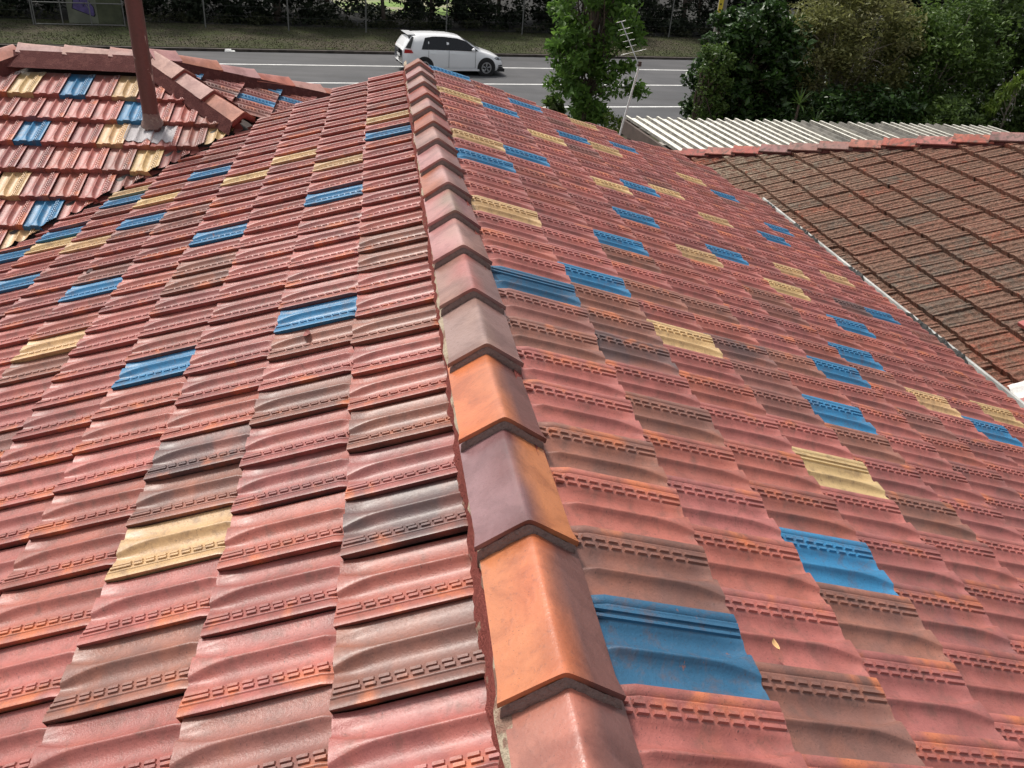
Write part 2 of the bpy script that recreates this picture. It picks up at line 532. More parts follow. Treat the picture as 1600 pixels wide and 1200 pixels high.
# ------------------------------------------------------------------ ridge caps
def cap_mesh(ln, hw, drop, c_left, c_right, mat, rise=.03, flare=.006, c_mid=None):
    """V cap, local +Y along the ridge, near end (y=0) raised and slightly wider; X across"""
    prof = []
    xs = [-1, -.82, -.5, -.25, -.12, -.05, 0, .05, .12, .25, .5, .82, 1]
    for x in xs:
        a = abs(x)
        z = -drop * (a - .10 * math.exp(-(a / .16) ** 2) * 0)
        z = -drop * (math.sqrt(a * a + .004) - .0632) / (math.sqrt(1.004) - .0632)
        prof.append((x, z))
    ys = [0, .014, .03, .05, ln * .28, ln * .46, ln * .64, ln * .82, ln]
    V, F, SM, CC = [], [], [], []
    n = len(prof)
    th_ = .014
    for y in ys:
        t = y / ln
        fl = flare * max(0, 1 - y / .045)
        zz = rise * (1 - t)
        for (x, z) in prof:
            V.append((x * (hw + fl), y, z + zz + fl * .8))
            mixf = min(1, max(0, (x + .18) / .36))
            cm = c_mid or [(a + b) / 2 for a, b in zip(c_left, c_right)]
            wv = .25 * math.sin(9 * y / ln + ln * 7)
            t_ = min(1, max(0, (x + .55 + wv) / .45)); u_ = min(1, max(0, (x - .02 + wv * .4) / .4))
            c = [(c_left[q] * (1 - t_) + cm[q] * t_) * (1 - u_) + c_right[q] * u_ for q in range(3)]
            CC.append((*c[:3], 1))
    for j in range(len(ys) - 1):
        for i in range(n - 1):
            F.append((j * n + i, j * n + i + 1, (j + 1) * n + i + 1, (j + 1) * n + i)); SM.append(True)
    # front lip and lower edges
    b = len(V)
    for i in range(n): V.append(V[i]); CC.append(CC[i])
    for i in range(n):
        x, y, z = V[i]; V.append((x * .985, y + .001, z - th_)); CC.append(tuple(q * .8 for q in CC[i][:3]) + (1,))
    for i in range(n - 1): F.append((b + n + i, b + n + i + 1, b + i + 1, b + i)); SM.append(False)
    for side in (0, n - 1):
        b = len(V)
        for j in range(len(ys)): V.append(V[j * n + side]); CC.append(CC[side])
        for j in range(len(ys)):
            x, y, z = V[j * n + side]; V.append((x * .96, y, z - th_)); CC.append(CC[side])
        k = len(ys)
        for j in range(k - 1):
            q = (b + j, b + j + 1, b + k + j + 1, b + k + j)
            F.append(q if side == 0 else tuple(reversed(q))); SM.append(False)
    me = bpy.data.meshes.new('ridge_cap')
    me.from_pydata(V, [], F); me.polygons.foreach_set('use_smooth', SM)
    a = me.attributes.new('tcol', 'FLOAT_COLOR', 'POINT'); a.data.foreach_set('color', np.array(CC, float).ravel())
    me.materials.append(mat); me.update()
    return me

def lap_mortar_mesh(hw, drop, rise, mat, rr, h=.024):
    """mortar bead that fills the lap under a cap's raised near end"""
    xs = np.linspace(-1, 1, 19)
    V, F = [], []
    for x in xs:
        a = abs(x)
        z = rise - .013 - drop * (math.sqrt(a * a + .004) - .0632) / (math.sqrt(1.004) - .0632)
        d = rr.uniform(-.004, .003)
        V += [(x * hw * .99, .0 + d * .3, z + .006), (x * hw * 1.0, -.007 + d * .6, z - h * .3), (x * hw * .98, -.006 + d, z - h - .010 + rr.uniform(-.003, .003)), (x * hw * .95, .03, z - h - .018)]
    for i in range(len(xs) - 1):
        for j in range(3):
            F.append((i * 4 + j, i * 4 + j + 1, (i + 1) * 4 + j + 1, (i + 1) * 4 + j))
    me = bpy.data.meshes.new('lap_mortar'); me.from_pydata(V, [], [tuple(reversed(f)) for f in F])
    me.polygons.foreach_set('use_smooth', [True] * len(F)); me.materials.append(mat); me.update()
    return me

CAPC = {'dusty': (.47, .25, .22), 'pink': (.39, .155, .122), 'grey': (.33, .195, .165), 'red': (.38, .11, .085), 'orange': (.55, .185, .075), 'plum': (.18, .075, .066), 'mauve': (.29, .155, .14), 'salmon': (.44, .155, .10), 'rust': (.40, .13, .075)}
def lay_caps(p0, p1, upv, seq, hw, drop, parent, step, mat, start=0.0, mortar=None, lap=.045, rise=.03, rr=rng):
    """caps from p0 to p1 (near end first), each its own part"""
    p0, p1, upv = Vector(p0), Vector(p1), Vector(upv).normalized()
    d = (p1 - p0); ln = d.length; d.normalize()
    xax = d.cross(upv).normalized(); zax = xax.cross(d)
    s, i = start, 0
    while s < ln - .12:
        l_ = min(step, ln - s) + lap
        cl, cr = seq[i % len(seq)][:2]
        cmid = seq[i % len(seq)][2] if len(seq[i % len(seq)]) > 2 else None
        jv = lambda c: tuple(q * rr.uniform(.92, 1.08) for q in CAPC[c])
        me = cap_mesh(l_, hw, drop, jv(cl), jv(cr), mat, rise=rise, c_mid=jv(cmid) if cmid else None)
        mm = Matrix((xax, d, zax)).transposed().to_4x4()
        mm.translation = p0 + d * s
        mm = mm @ Matrix.Rotation(rr.uniform(-.02, .02), 4, 'Z') @ Matrix.Rotation(rr.uniform(-.025, .025), 4, 'Y')
        o = bpy.data.objects.new('ridge_cap', me); C.objects.link(o); o.matrix_basis = mm; attach(o, parent)
        if mortar:
            mo = bpy.data.objects.new('lap_mortar', lap_mortar_mesh(hw, drop, rise, M[mortar], rr)); C.objects.link(mo)
            mo.matrix_basis = mm; attach(mo, o)
        s += step; i += 1

# ================================================================== THE SETTING: ground, road, verge
GZ = -4.6
RA = math.atan2(.2, .98)
re_ = Vector((math.cos(RA), math.sin(RA), 0)); rn_ = Vector((-math.sin(RA), math.cos(RA), 0))   # along / across the road
RO = Vector((0, 34.7, 0))                                                                       # on the far lane line
def road_pt(s, t, z): return RO + re_ * s + rn_ * t + Vector((0, 0, z))

def ground_material():
    k = NT('dry_grass_ground')
    pos = k.n('ShaderNodeNewGeometry').outputs['Position']
    a = k.noise(pos, .35, 5, .6); b = k.noise(pos, 3.0, 5, .7); f = k.noise(pos, 22.0, 4, .7)
    c = k.mix(k.ramp(a, .4, .6), (.050, .054, .026), (.078, .066, .048))
    c = k.mix(k.math('MULTIPLY', k.ramp(b, .48, .66), .7), c, (.06, .085, .022))
    c = k.mix(k.math('MULTIPLY', k.ramp(f, .45, .7), .45), c, (.045, .042, .025))
    k.col(c); k.rough(.95); k.bump(f, .8, .05)
    k.b.inputs['Specular IOR Level'].default_value = .15
    return k.m
def meadow_material():
    k = NT('lit_meadow')
    pos = k.n('ShaderNodeNewGeometry').outputs['Position']
    a = k.noise(pos, .4, 4, .6); f = k.noise(pos, 6.0, 4, .7)
    c = k.mix(k.ramp(a, .42, .6), (.16, .26, .05), (.30, .26, .19))
    c = k.mix(k.math('MULTIPLY', k.ramp(f, .4, .7), .5), c, (.10, .17, .03))
    k.col(c); k.rough(.95)
    return k.m
def asphalt_material():
    k = NT('asphalt')
    pos = k.n('ShaderNodeNewGeometry').outputs['Position']
    a = k.noise(pos, .5, 4, .6); f = k.noise(pos, 30.0, 3, .7)
    mp = k.n('ShaderNodeMapping'); k.l(pos, mp.inputs[0]); mp.inputs['Rotation'].default_value = (0, 0, -RA); mp.inputs['Scale'].default_value = (.05, 1.3, 1)
    st = k.noise(mp.outputs[0], 1.0, 4, .6)
    c = k.mix(k.ramp(a, .35, .65), (.062, .062, .066), (.085, .084, .087))
    c = k.mix(k.math('MULTIPLY', k.ramp(st, .42, .66), .6), c, (.045, .044, .045))
    c = k.mix(k.math('MULTIPLY', k.ramp(f, .5, .7), .25), c, (.12, .12, .12))
    k.col(c); k.rough(.8); k.bump(f, .3, .01)
    return k.m
M['ground'] = ground_material(); M['asphalt'] = asphalt_material(); M['meadow'] = meadow_material()
M['paint'] = simple('road_paint', (.72, .72, .70), .6, 0, .12, 3.0)
M['kerb'] = simple('dark_kerb', (.060, .050, .042), .9, 0, .4, 3.0, .5)
M['concrete'] = simple('concrete', (.30, .27, .235), .85, 0, .25, 1.5, .3)

g = MB().add([(-400, -300, GZ - .06), (500, -300, GZ - .06), (500, 700, GZ - .06), (-400, 700, GZ - .06)], [(0, 1, 2, 3)]).build('ground', M['ground'], kind='structure')
def strip(name, t0, t1, z, mat, s0=-160, s1=220, h=0.0, parent=None, kind='structure'):
    mb = MB()
    if h: mb.obox(road_pt(s0, t0, z - h), re_ * (s1 - s0), rn_ * (t1 - t0), (0, 0, h))
    else: mb.add([road_pt(s0, t0, z), road_pt(s1, t0, z), road_pt(s1, t1, z), road_pt(s0, t1, z)], [(0, 1, 2, 3)])
    return mb.build(name, mat, parent, kind)
road = strip('road', -10.6, 2.75, GZ, M['asphalt'], h=.05)
for t in (0, -3.4, -7.25):
    strip('painted_line', t - .065, t + .065, GZ + .004, M['paint'], parent=road, kind=None)
for s0 in np.arange(-60, 80, 2.4):
    pass
verge = strip('grass_verge', 2.95, 60, GZ + .12, M['ground'], h=.15)
strip('kerb', 2.75, 2.95, GZ + .10, M['kerb'], h=.16)
strip('kerb', -10.8, -10.6, GZ + .12, M['concrete'], h=.16)
strip('footpath', -13.4, -12.0, GZ + .02, M['concrete'], h=.06)
dr = MB().obox((3.0, 11.5, GZ - .05), (10, 0, 0), (0, 12.2, 0), (0, 0, .07)).build('driveway', M['concrete'], kind='structure')
mead = strip('meadow', 15.5, 45, GZ + .137, M['meadow'], s0=1.0, s1=9.5)
M['litter'] = simple('leaf_litter', (.012, .011, .008), .95, 0, .5, 2.0, .5)
strip('forest_floor', 9.5, 60, GZ + .128, M['litter'])

# ================================================================== MAIN HOUSE ROOF
TH = R(20.4991); ct, st_ = math.cos(TH), math.sin(TH)
UPL, NL = Vector((ct, 0, st_)), Vector((-st_, 0, ct))
UPR, NR = Vector((-ct, 0, st_)), Vector((st_, 0, ct))
A1, DZR = 2.0525 * W, .3533 * W
OL = [.02, .49, .96, .43, .65, .42, .9, .2, .6, .1, .6, .1, .6, .1]
OR = [.46, .04, .58, .06, .61, .14, .88, .62, .16, .7, .2, .7]
def acs(c): return A1 + (c - 1) * GAUGE + .0008 * (c - 1) ** 2
TC_L = {
 'b': [(1, 25), (2, 13), (2, 20), (4, 13), (4, 20), (5, 27), (6, 19), (6, 24), (7, 27), (8, 22), (8, 26), (9, 25)],
 'y': [(1, 27), (2, 23), (3, 7), (3, 25), (4, 25), (6, 16), (6, 26), (7, 23), (7, 28), (8, 25)],
 'd': [(1, 7), (3, 9), (6, 12)],
 'n': [(1, 5), (3, 5), (1, 12), (1, 9), (1, 15), (1, 16), (2, 10), (3, 8), (4, 17), (4, 18), (6, 15), (1, 3), (2, 12)],
 'o': [(1, 6), (1, 10), (2, 7), (3, 10), (4, 12), (5, 18), (8, 24)],
}
TC_R = {
 'b': [(1, 20), (1, 32), (2, 14), (2, 23), (2, 29), (3, 6), (3, 17), (3, 32), (4, 21), (4, 30), (5, 11), (5, 25), (6, 14), (6, 21), (6, 33), (7, 15), (8, 18), (9, 14), (9, 27), (9, 32), (10, 21), (10, 29)],
 'B': [(1, 4), (1, 12)],
 'Y': [(4, 9)],
 'y': [(1, 16), (1, 22), (1, 28), (3, 12), (3, 27), (4, 24), (5, 19), (5, 30), (5, 34), (6, 27), (7, 19), (7, 25), (8, 14), (8, 22), (8, 32), (10, 15), (10, 24)],
 'd': [(2, 11), (4, 13), (9, 21)],
 'n': [(2, 12), (5, 13), (2, 4), (1, 5), (1, 7), (2, 13), (3, 5), (3, 14), (3, 16), (4, 15), (5, 8), (5, 10), (6, 18), (1, 10), (2, 9)],
 'o': [(1, 6), (1, 14), (2, 6), (2, 8), (3, 8), (3, 10), (4, 27), (7, 16), (8, 17), (9, 19)],
}
def lookup(tab):
    return {q: k for k, l in tab.items() for q in l}

house = empty('house', (0, 3, GZ), 'house under the wide gabled roof of red tiles with blue and yellow ones', 'house')
M['sarking'] = simple('roof_sarking', (.05, .035, .03), .9)
M['brickwall'] = simple('house_wall', (.34, .22, .16), .85, 0, .2, 3.0, .3)
M['fascia'] = simple('fascia', (.16, .09, .07), .6, 0, .15, 4)
Y0, Y1 = -1.6, 7.45
def Lp(a, y, dn=0.0): return Vector((-a * ct, y, -a * st_)) + NL * dn
def Rp(a, y, dn=0.0): return Vector((a * ct, y, DZR - a * st_)) + NR * dn
slopeL = MB().add([Lp(.05, Y0, -.075), Lp(.05, Y1 + .1, -.075), Lp(1.30, Y1 + .1, -.075), Lp(1.55, 7.1, -.075), Lp(4.9, 3.95, -.075), Lp(4.9, Y0, -.075)], [(0, 1, 2, 3, 4, 5)]).build('roof_slope', M['sarking'], house)
slopeL['label'] = 'roof slope falling away to the left of the ridge'
slopeR = MB().add([Rp(.05, Y0, -.06), Rp(3.62, Y0, -.06), Rp(3.62, 7.8, -.06), Rp(3.0, 8.6, -.06), Rp(.05, 7.2, -.06)], [(0, 1, 2, 3, 4)]).build('roof_slope', M['sarking'], house)
slopeR['label'] = 'roof slope falling away to the right of the ridge'
tiles = []
lk = lookup(TC_L)
VAL = 8.64
for c in range(1, 14):
    a = acs(c)
    for r in range(-9, 40):
        y0 = (r + OL[c - 1]) * W
        rr = random.Random(c * 1000 + r)
        if y0 < Y0 or y0 + W > Y1 + .28: continue
        if y0 > VAL - (a - .36) * ct: continue
        cuts = None
        if y0 + W > VAL - a * ct - .02:
            cuts = [(Vector((0, VAL, 0)), Vector((-1, 1, 0)).normalized())]
        org = Lp(a, y0 + W, -.060)
        mm = frame(UPL, NL, org) @ jit(rr, 1.5)
        tiles.append((mm, tile_colour(lk.get((c, r), 'r'), rr), cuts, slopeL))
lk = lookup(TC_R)
FAR = [(0, 7.2), (.2, 7.25), (1.15, 7.62), (2.08, 8.0), (2.9, 8.75), (3.2, 8.35), (3.6, 7.8)]
def far_y(x):
    return float(np.interp(x, [q[0] for q in FAR], [q[1] for q in FAR]))
for c in range(1, 12):
    a = acs(c)
    for r in range(-9, 44):
        y0 = (r + OR[c - 1]) * W
        rr = random.Random(77000 + c * 1000 + r)
        if y0 < Y0 or y0 + W > far_y((a - .16) * ct) + .10: continue
        org = Rp(a, y0, -.043)
        mm = frame(UPR, NR, org) @ jit(rr, 1.5)
        tiles.append((mm, tile_colour(lk.get((c, r), 'r'), rr), None, slopeR))
lay_tiles(tiles, house, 300, TILE_HI, M['tile_far'], TG_HI)

# ridge: caps, bedding and pointing
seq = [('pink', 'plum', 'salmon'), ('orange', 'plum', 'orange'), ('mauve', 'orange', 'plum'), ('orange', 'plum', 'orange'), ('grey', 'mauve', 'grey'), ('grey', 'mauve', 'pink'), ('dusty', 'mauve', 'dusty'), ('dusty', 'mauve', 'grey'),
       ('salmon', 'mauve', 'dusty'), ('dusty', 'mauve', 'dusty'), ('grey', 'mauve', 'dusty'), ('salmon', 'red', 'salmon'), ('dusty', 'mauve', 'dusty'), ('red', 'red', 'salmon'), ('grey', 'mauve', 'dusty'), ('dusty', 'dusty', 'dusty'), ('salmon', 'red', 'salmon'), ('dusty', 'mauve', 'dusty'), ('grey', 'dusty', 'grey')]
CX, CZ = -.016, .083
lay_caps((CX, .901 - .387 * 1, CZ), (CX, 7.02, CZ), (0, 0, 1), seq, .104, .066, house, .387, M['cap'], mortar='mortar_grey')
for k in (2, 3, 4, 5, 6):
    pass
lay_caps((CX, -1.42, CZ), (CX, .51, CZ), (0, 0, 1), [('pink', 'plum'), ('mauve', 'rust')], .104, .066, house, .387, M['cap'], mortar='mortar_grey')
def bead(name, xz, y0, y1, mat, parent, dy=.03, amp=.008, seed=1):
    """irregular mortar strip along the ridge through the (x, z) points"""
    rr = random.Random(seed)
    mb = MB(); n = len(xz); V, F = [], []
    ys = np.arange(y0, y1, dy)
    wob = 0
    for j, y in enumerate(ys):
        wob = wob * .7 + rr.uniform(-1, 1) * amp
        for i, (x, z) in enumerate(xz):
            k = 1.0 if 0 < i else .2
            V.append((x + wob * k * (1 if xz[-1][0] > xz[0][0] else -1) * (i / (n - 1)) * 1.6 + rr.uniform(-.0015, .0015), y, z + rr.uniform(-.003, .003) * k))
    for j in range(len(ys) - 1):
        for i in range(n - 1):
            F.append((j * n + i, j * n + i + 1, (j + 1) * n + i + 1, (j + 1) * n + i))
    return mb.add(V, F, True).build(name, mat, parent)
bead('bedding', [(CX - .085, .028), (CX - .098, .018), (CX - .101, .004)], -1.5, 7.3, M['mortar_cream'], house, seed=3, amp=.004)
bead('pointing', [(CX - .088, .008), (CX - .096, -.012), (CX - .098, -.045), (CX - .103, -.085)], -1.5, 7.3, M['pointing'], house, seed=4, amp=.003, dy=.02)
bead('pointing', [(CX + .080, .04), (CX + .100, .02), (CX + .109, .008), (CX + .117, -.012)], -1.5, 7.05, M['mortar_red'], house, seed=5, amp=.0015, dy=.02)

# eaves gutter on the right, fascia, walls
M['gutter'] = simple('gutter_paint', (.40, .40, .38), .7, 0, .35, 5)
M['rust'] = simple('rusty_metal', (.16, .12, .10), .7, .3, .4, 12)
GX, GZZ = 3.545, -1.30
def sweep(xz, y0, y1, ny=2):
    V, F = [], []
    ys = np.linspace(y0, y1, ny); n = len(xz)
    for y in ys:
        for (x, z) in xz: V.append((x, y, z))
    for j in range(ny - 1):
        for i in range(n - 1):
            F.append((j * n + i, j * n + i + 1, (j + 1) * n + i + 1, (j + 1) * n + i))
    return V, F
gut = MB()
gy0, gy1 = Y0, 8.0
gut.add(*sweep([(GX - .06, GZZ + .03), (GX - .06, GZZ - .055), (GX + .015, GZZ - .06), (GX + .062, GZZ - .055), (GX + .075, GZZ + .035), (GX + .087, GZZ + .042), (GX + .091, GZZ + .03), (GX + .08, GZZ - .065)], gy0, gy1))
gutter = gut.build('gutter', M['gutter'], house)
def debris_material():
    k = NT('wet_leaf_litter')
    pos = k.n('ShaderNodeTexCoord').outputs['Object']
    f = k.noise(pos, 60, 4, .7)
    k.col(k.mix(k.ramp(f, .4, .65), (.018, .020, .022), (.05, .042, .032))); k.rough(.6); k.bump(f, .9, .02)
    return k.m
M['debris'] = debris_material()
for (ya, yb, sd_) in ((4.35, 5.35, 1), (5.75, 6.25, 2), (6.6, 7.3, 3), (7.55, 7.95, 4)):
    rr = random.Random(sd_); mb = MB(); V, F = [], []
    ys = np.arange(ya, yb, .025)
    for j, y in enumerate(ys):
        t = min(1, (j) / 5, (len(ys) - 1 - j) / 5)
        for i, x in enumerate(np.linspace(GX - .05, GX + .058, 6)):
            V.append((x + i * .002, y, GZZ - .052 + t * (.035 + .011 * i + rr.uniform(0, .028))))
    for j in range(len(ys) - 1):
        for i in range(5): F.append((j * 6 + i, j * 6 + i + 1, (j + 1) * 6 + i + 1, (j + 1) * 6 + i))
    o = mb.add(V, F, False).build('leaf_litter', M['debris'], kind='stuff')
    attach(o, gutter)
MB().box((GX - .09, Y0, GZZ - .16), (GX - .065, 7.9, GZZ + .04)).build('fascia_board', M['fascia'], house)
MB().box((3.05, Y0 + .2, GZ), (3.2, 7.6, -1.32)).build('wall', M['brickwall'], house)
MB().add([(-1.3, 7.05, GZ), (3.05, 7.05, GZ), (3.05, 7.05, -1.25), (0.0, 7.05, -.16), (-1.3, 7.05, -.66)], [(0, 1, 2, 3, 4)]).build('wall', M['brickwall'], house)
MB().box((-4.4, Y0 + .2, GZ), (-4.25, 4.2, -1.85)).build('wall', M['brickwall'], house)

# ================================================================== HIPPED WING ON THE LEFT
wing = empty('hipped_wing', (-3.2, 7.6, GZ), 'small hipped roof of red, blue and yellow tiles facing the viewer at the left', 'roof')
UPF, NF = Vector((0, ct, st_)), Vector((0, -st_, ct))
tn = math.tan(TH)
def F1p(x, y, dn=0.0): return Vector((x, y, tn * (y - 8.7) + .03)) + NF * dn
APX = Vector((-2.28, 8.066, tn * (8.066 - 8.7) + .03)); APX2 = Vector((-3.36, 8.066, APX.z))
WS = .2005 / W
rowsY = [7.512 + .306 * i for i in range(2)][::-1]
F1rows = [7.512 - .3065 * i for i in range(-1, 12)]
f1x = [-3.326 - .105 + .105 * i for i in range(-0, 13)]
TC_F = {(1, 0): 'y', (1, 2): 'b', (1, 4): 'y', (2, 4): 'b', (3, 0): 'b', (3, 3): 'y', (4, 1): 'o', (4, 4): 'y', (5, -1): 'y', (5, 1): 'o', (6, 0): 'b', (7, -1): 'y', (3, 7): 'y', (5, -3): 'b', (7, -3): 'b', (2, -2): 'y'}
f1 = MB().add([F1p(-4.7, 5.2, -.08), F1p(-3.55, 5.2, -.08), F1p(-1.5, 7.18, -.08), F1p(-2.28, 8.05, -.08), F1p(-3.36, 8.05, -.08), F1p(-5.3, 6.1, -.08)], [(0, 1, 2, 3, 4, 5)]).build('roof_slope', M['sarking'], wing)
f1['label'] = 'wing slope facing the viewer'
wt_ = []
hipR = (APX, Vector((1, 1, 0)).normalized())            # keep x + y smaller than at the hip
hipL = (APX2, Vector((-1, 1, 0)).normalized())
valF = (Vector((0, 8.66, 0)), Vector((1, -1, 0)).normalized())
for ri, y in list(enumerate(F1rows))[1:]:                          # ri = 0 is the half hidden course under the ridge
    x0 = -3.326 + .1055 * (ri - 1)
    for q in range(-8, 12):
        xa = x0 + q * .2005
        rr = random.Random(9000 + ri * 100 + q)
        cuts = []
        if xa + .2 + y + .32 > hipR[0].x + hipR[0].y: cuts.append(hipR)
        if -(xa) + y + .32 > -APX2.x + APX2.y: cuts.append(hipL)
        if xa + .2 - y > -8.66: cuts.append(valF)
        if y + .32 > 8.05: cuts.append((Vector((0, 8.05, 0)), Vector((0, 1, 0))))
        if xa - (y + .34) > -8.66 or xa < -5.2 or y > 7.9: continue
        if xa + y > hipR[0].x + hipR[0].y: continue
        if -(xa + .2) + y > -APX2.x + APX2.y: continue
        mm = frame(UPF, NF, F1p(xa, y, -.045), WS) @ jit(rr, 1.5)
        kind = TC_F.get((ri, q), 'r')
        wt_.append((mm, tile_colour(kind, rr), cuts or None, f1))
# hip end F2, falling to the right
def F2p(x, y, dn=0.0): return Vector((x, y, APX.z - tn * (x - APX.x))) + NR * dn
f2 = MB().add([F2p(-2.28, 8.066, -.08), F2p(-1.0, 6.78, -.08), F2p(-.3, 6.9, -.08), F2p(-.3, 9.95, -.08), F2p(-.9, 9.45, -.08)], [(0, 1, 2, 3, 4)]).build('roof_slope', M['sarking'], wing)
f2['label'] = 'wing hip end falling to the right behind the main roof'
h1 = (APX, Vector((-1, -1, 0)).normalized())
h3 = (APX, Vector((-1, 1, 0)).normalized())
for ci in range(0, 6):
    xl = -1.90 + .306 * ci
    for q in range(-8, 12):
        ya = 8.066 + (q + .5 * (ci % 2)) * .2005
        rr = random.Random(9900 + ci * 100 + q)
        if ya + .2 < APX.y - (xl - APX.x) or ya > APX.y + (xl - APX.x): continue
        if ya < 7.62 and xl > -1.45: continue
        cuts = []
        if (xl - .33 - APX.x) + (ya - APX.y) < 0: cuts.append(h1)
        if (xl - .33 - APX.x) - (ya + .2 - APX.y) < 0: cuts.append(h3)
        kind = {(0, 0): 'b', (1, 2): 'b', (2, 0): 'b', (2, 3): 'b', (3, 2): 'b', (1, -1): 'd', (1, 0): 'r'}.get((ci, q), 'o' if rr.random() < .15 else 'r')
        mm = frame(UPR, NR, F2p(xl, ya, -.045), WS) @ jit(rr, 1.5)
        wt_.append((mm, tile_colour(kind, rr), cuts or None, f2))
lay_tiles(wt_, wing, 160, TILE_HI, M['tile_far'], TG_HI)
wseq = [('dusty', 'dusty'), ('salmon', 'dusty'), ('dusty', 'mauve'), ('mauve', 'dusty')]
zc = Vector((0, 0, .075))
hz = Vector((0, 0, .055))
def hip_up(d, v): return v
lay_caps(APX2 + zc, APX + zc, (0, 0, 1), [('dusty', 'dusty'), ('dusty', 'dusty'), ('salmon', 'dusty')], .105, .06, wing, .37, M['cap_matt'], mortar='mortar_red', rise=.02)
lay_caps(APX + Vector((.86, -.86, -.86 * tn)) + zc, APX + zc * 1.25, (0, 0, 1), [('salmon', 'salmon'), ('dusty', 'dusty'), ('dusty', 'dusty')], .115, .07, wing, .40, M['cap_matt'], mortar='mortar_red', rise=.03)
lay_caps(APX + Vector((1.62, 1.62, -1.62 * tn)) + zc, APX + zc * 1.25, (0, 0, 1), [('salmon', 'dusty'), ('dusty', 'dusty')], .115, .07, wing, .43, M['cap_matt'], mortar='mortar_red', rise=.03)
lay_caps(APX2 + Vector((-1.7, -1.7, -1.7 * tn)) + zc, APX2 + zc * 1.3, (0, 0, 1), [('salmon', 'dusty'), ('dusty', 'salmon')], .115, .07, wing, .40, M['cap_matt'], mortar='mortar_grey', rise=.03)
def strip_between(name, a, b, off0, off1, mat, parent, n=24, amp=.006, seed=2):
    rr = random.Random(seed); a, b = Vector(a), Vector(b); V, F = [], []
    for i in range(n + 1):
        p = a.lerp(b, i / n)
        V += [p + Vector(off0), p + (Vector(off0) + Vector(off1)) * .5 + Vector((0, 0, rr.uniform(-amp, amp))), p + Vector(off1) + Vector((rr.uniform(-amp, amp), rr.uniform(-amp, amp), 0))]
    for i in range(n):
        for j in range(2): F.append((i * 3 + j, i * 3 + j + 1, (i + 1) * 3 + j + 1, (i + 1) * 3 + j))
    return MB().add(V, F, True).build(name, mat, parent)
strip_between('pointing', APX2 + Vector((-.1, 0, 0)), APX + Vector((.1, 0, 0)), (0, -.085, .05), (0, -.24, -.062), M['mortar_dark'], wing)
s_ = .08
strip_between('pointing', APX, APX + Vector((.86, -.86, -.86 * tn)), (-s_, -s_, .04), (-s_ * 1.5, -s_ * 1.5, -.06), M['mortar_dark'], wing, seed=5)
strip_between('pointing', APX, APX + Vector((.86, -.86, -.86 * tn)), (s_, s_, .04), (s_ * 1.35, s_ * 1.35, -.07), M['mortar_dark'], wing, seed=6)
strip_between('pointing', APX, APX + Vector((1.6, 1.6, -1.6 * tn)), (s_, -s_, .04), (s_ * 1.35, -s_ * 1.35, -.07), M['mortar_dark'], wing, seed=7)
strip_between('pointing', APX2, APX2 + Vector((-1.7, -1.7, -1.7 * tn)), (s_, -s_, .04), (s_ * 1.35, -s_ * 1.35, -.07), M['mortar_dark'], wing, seed=8)
# back slope of the wing, out of sight, and its walls
MB().add([(APX.x, APX.y, APX.z - .05), (-.6, 9.75, APX.z - .05 - 1.68 * tn), (-5.0, 9.75, APX.z - .05 - 1.68 * tn), (APX2.x, APX2.y, APX.z - .05)], [(0, 1, 2, 3)]).build('roof_slope', M['mortar_dark'], wing)
MB().box((-4.6, 9.3, GZ), (-.9, 9.42, -.75)).build('wall', M['brickwall'], wing)
MB().box((-4.75, 5.6, GZ), (-4.6, 9.42, -1.25)).build('wall', M['brickwall'], wing)
# valley gutter between wing and main roof
M['valley'] = simple('valley_metal', (.10, .095, .09), .7, .3, .6, 5)
V, F = [], []
for i in range(25):
    t = i / 24
    p = Vector((-1.42 - 3.2 * t, 7.2 - 3.2 * t, 0)); p.z = tn * p.x
    nrm_ = Vector((1, -1, 0)).normalized()
    V += [p - nrm_ * .16 + Vector((0, 0, .005)), p - nrm_ * .03 + Vector((0, 0, -.062)), p + nrm_ * .03 + Vector((0, 0, -.062)), p + nrm_ * .20 + Vector((0, 0, -.045))]
for i in range(24):
    for j in range(3): F.append((i * 4 + j, i * 4 + j + 1, (i + 1) * 4 + j + 1, (i + 1) * 4 + j))
MB().add(V, F).build('valley_gutter', M['valley'], wing)

# vent pipe with its lead flashing
PB = Vector((-2.135, 7.16, tn * (7.16 - 8.7) + .03))
def pipe_material():
    k = NT('chipped_brown_paint')
    pos = k.n('ShaderNodeTexCoord').outputs['Object']
    mp = k.n('ShaderNodeMapping'); k.l(pos, mp.inputs[0]); mp.inputs['Scale'].default_value = (1, 1, .28)
    n = k.noise(mp.outputs[0], 13, 5, .75, .5); f = k.noise(pos, 40, 4, .7)
    c = k.mix(k.math('MULTIPLY', k.ramp(f, .4, .7), .5), (.13, .055, .048), (.085, .04, .036))
    c = k.mix(k.ramp(n, .61, .635), c, (.50, .40, .35))
    k.col(c); k.rough(.38); k.bump(f, .15, .01)
    return k.m
M['pipe'] = pipe_material(); M['lead'] = mortar_material('painted_lead', (.50, .47, .475), (.34, .33, .34), .60)
vp_ = empty('vent_pipe', PB, 'brown vent pipe with flaking paint rising from the wing roof', 'pipe')
MB().tube([PB + Vector((0, 0, -.15)), PB + Vector((0, 0, .04)), PB + Vector((-.015, 0, 1.5))], [.062, .062, .062], 24).build('pipe', M['pipe'], vp_)
rr = random.Random(5); V, F = [], []
nn = 28
for j, (rad, z) in enumerate(((.064, .10), (.067, .06), (.074, .03), (.085, .014))):
    for i in range(nn):
        a_ = 2 * math.pi * i / nn
        x_, y_ = rad * math.cos(a_), rad * math.sin(a_)
        V.append((PB.x + x_, PB.y + y_, PB.z + tn * y_ * (j / 3) + z + rr.uniform(-.006, .006)))
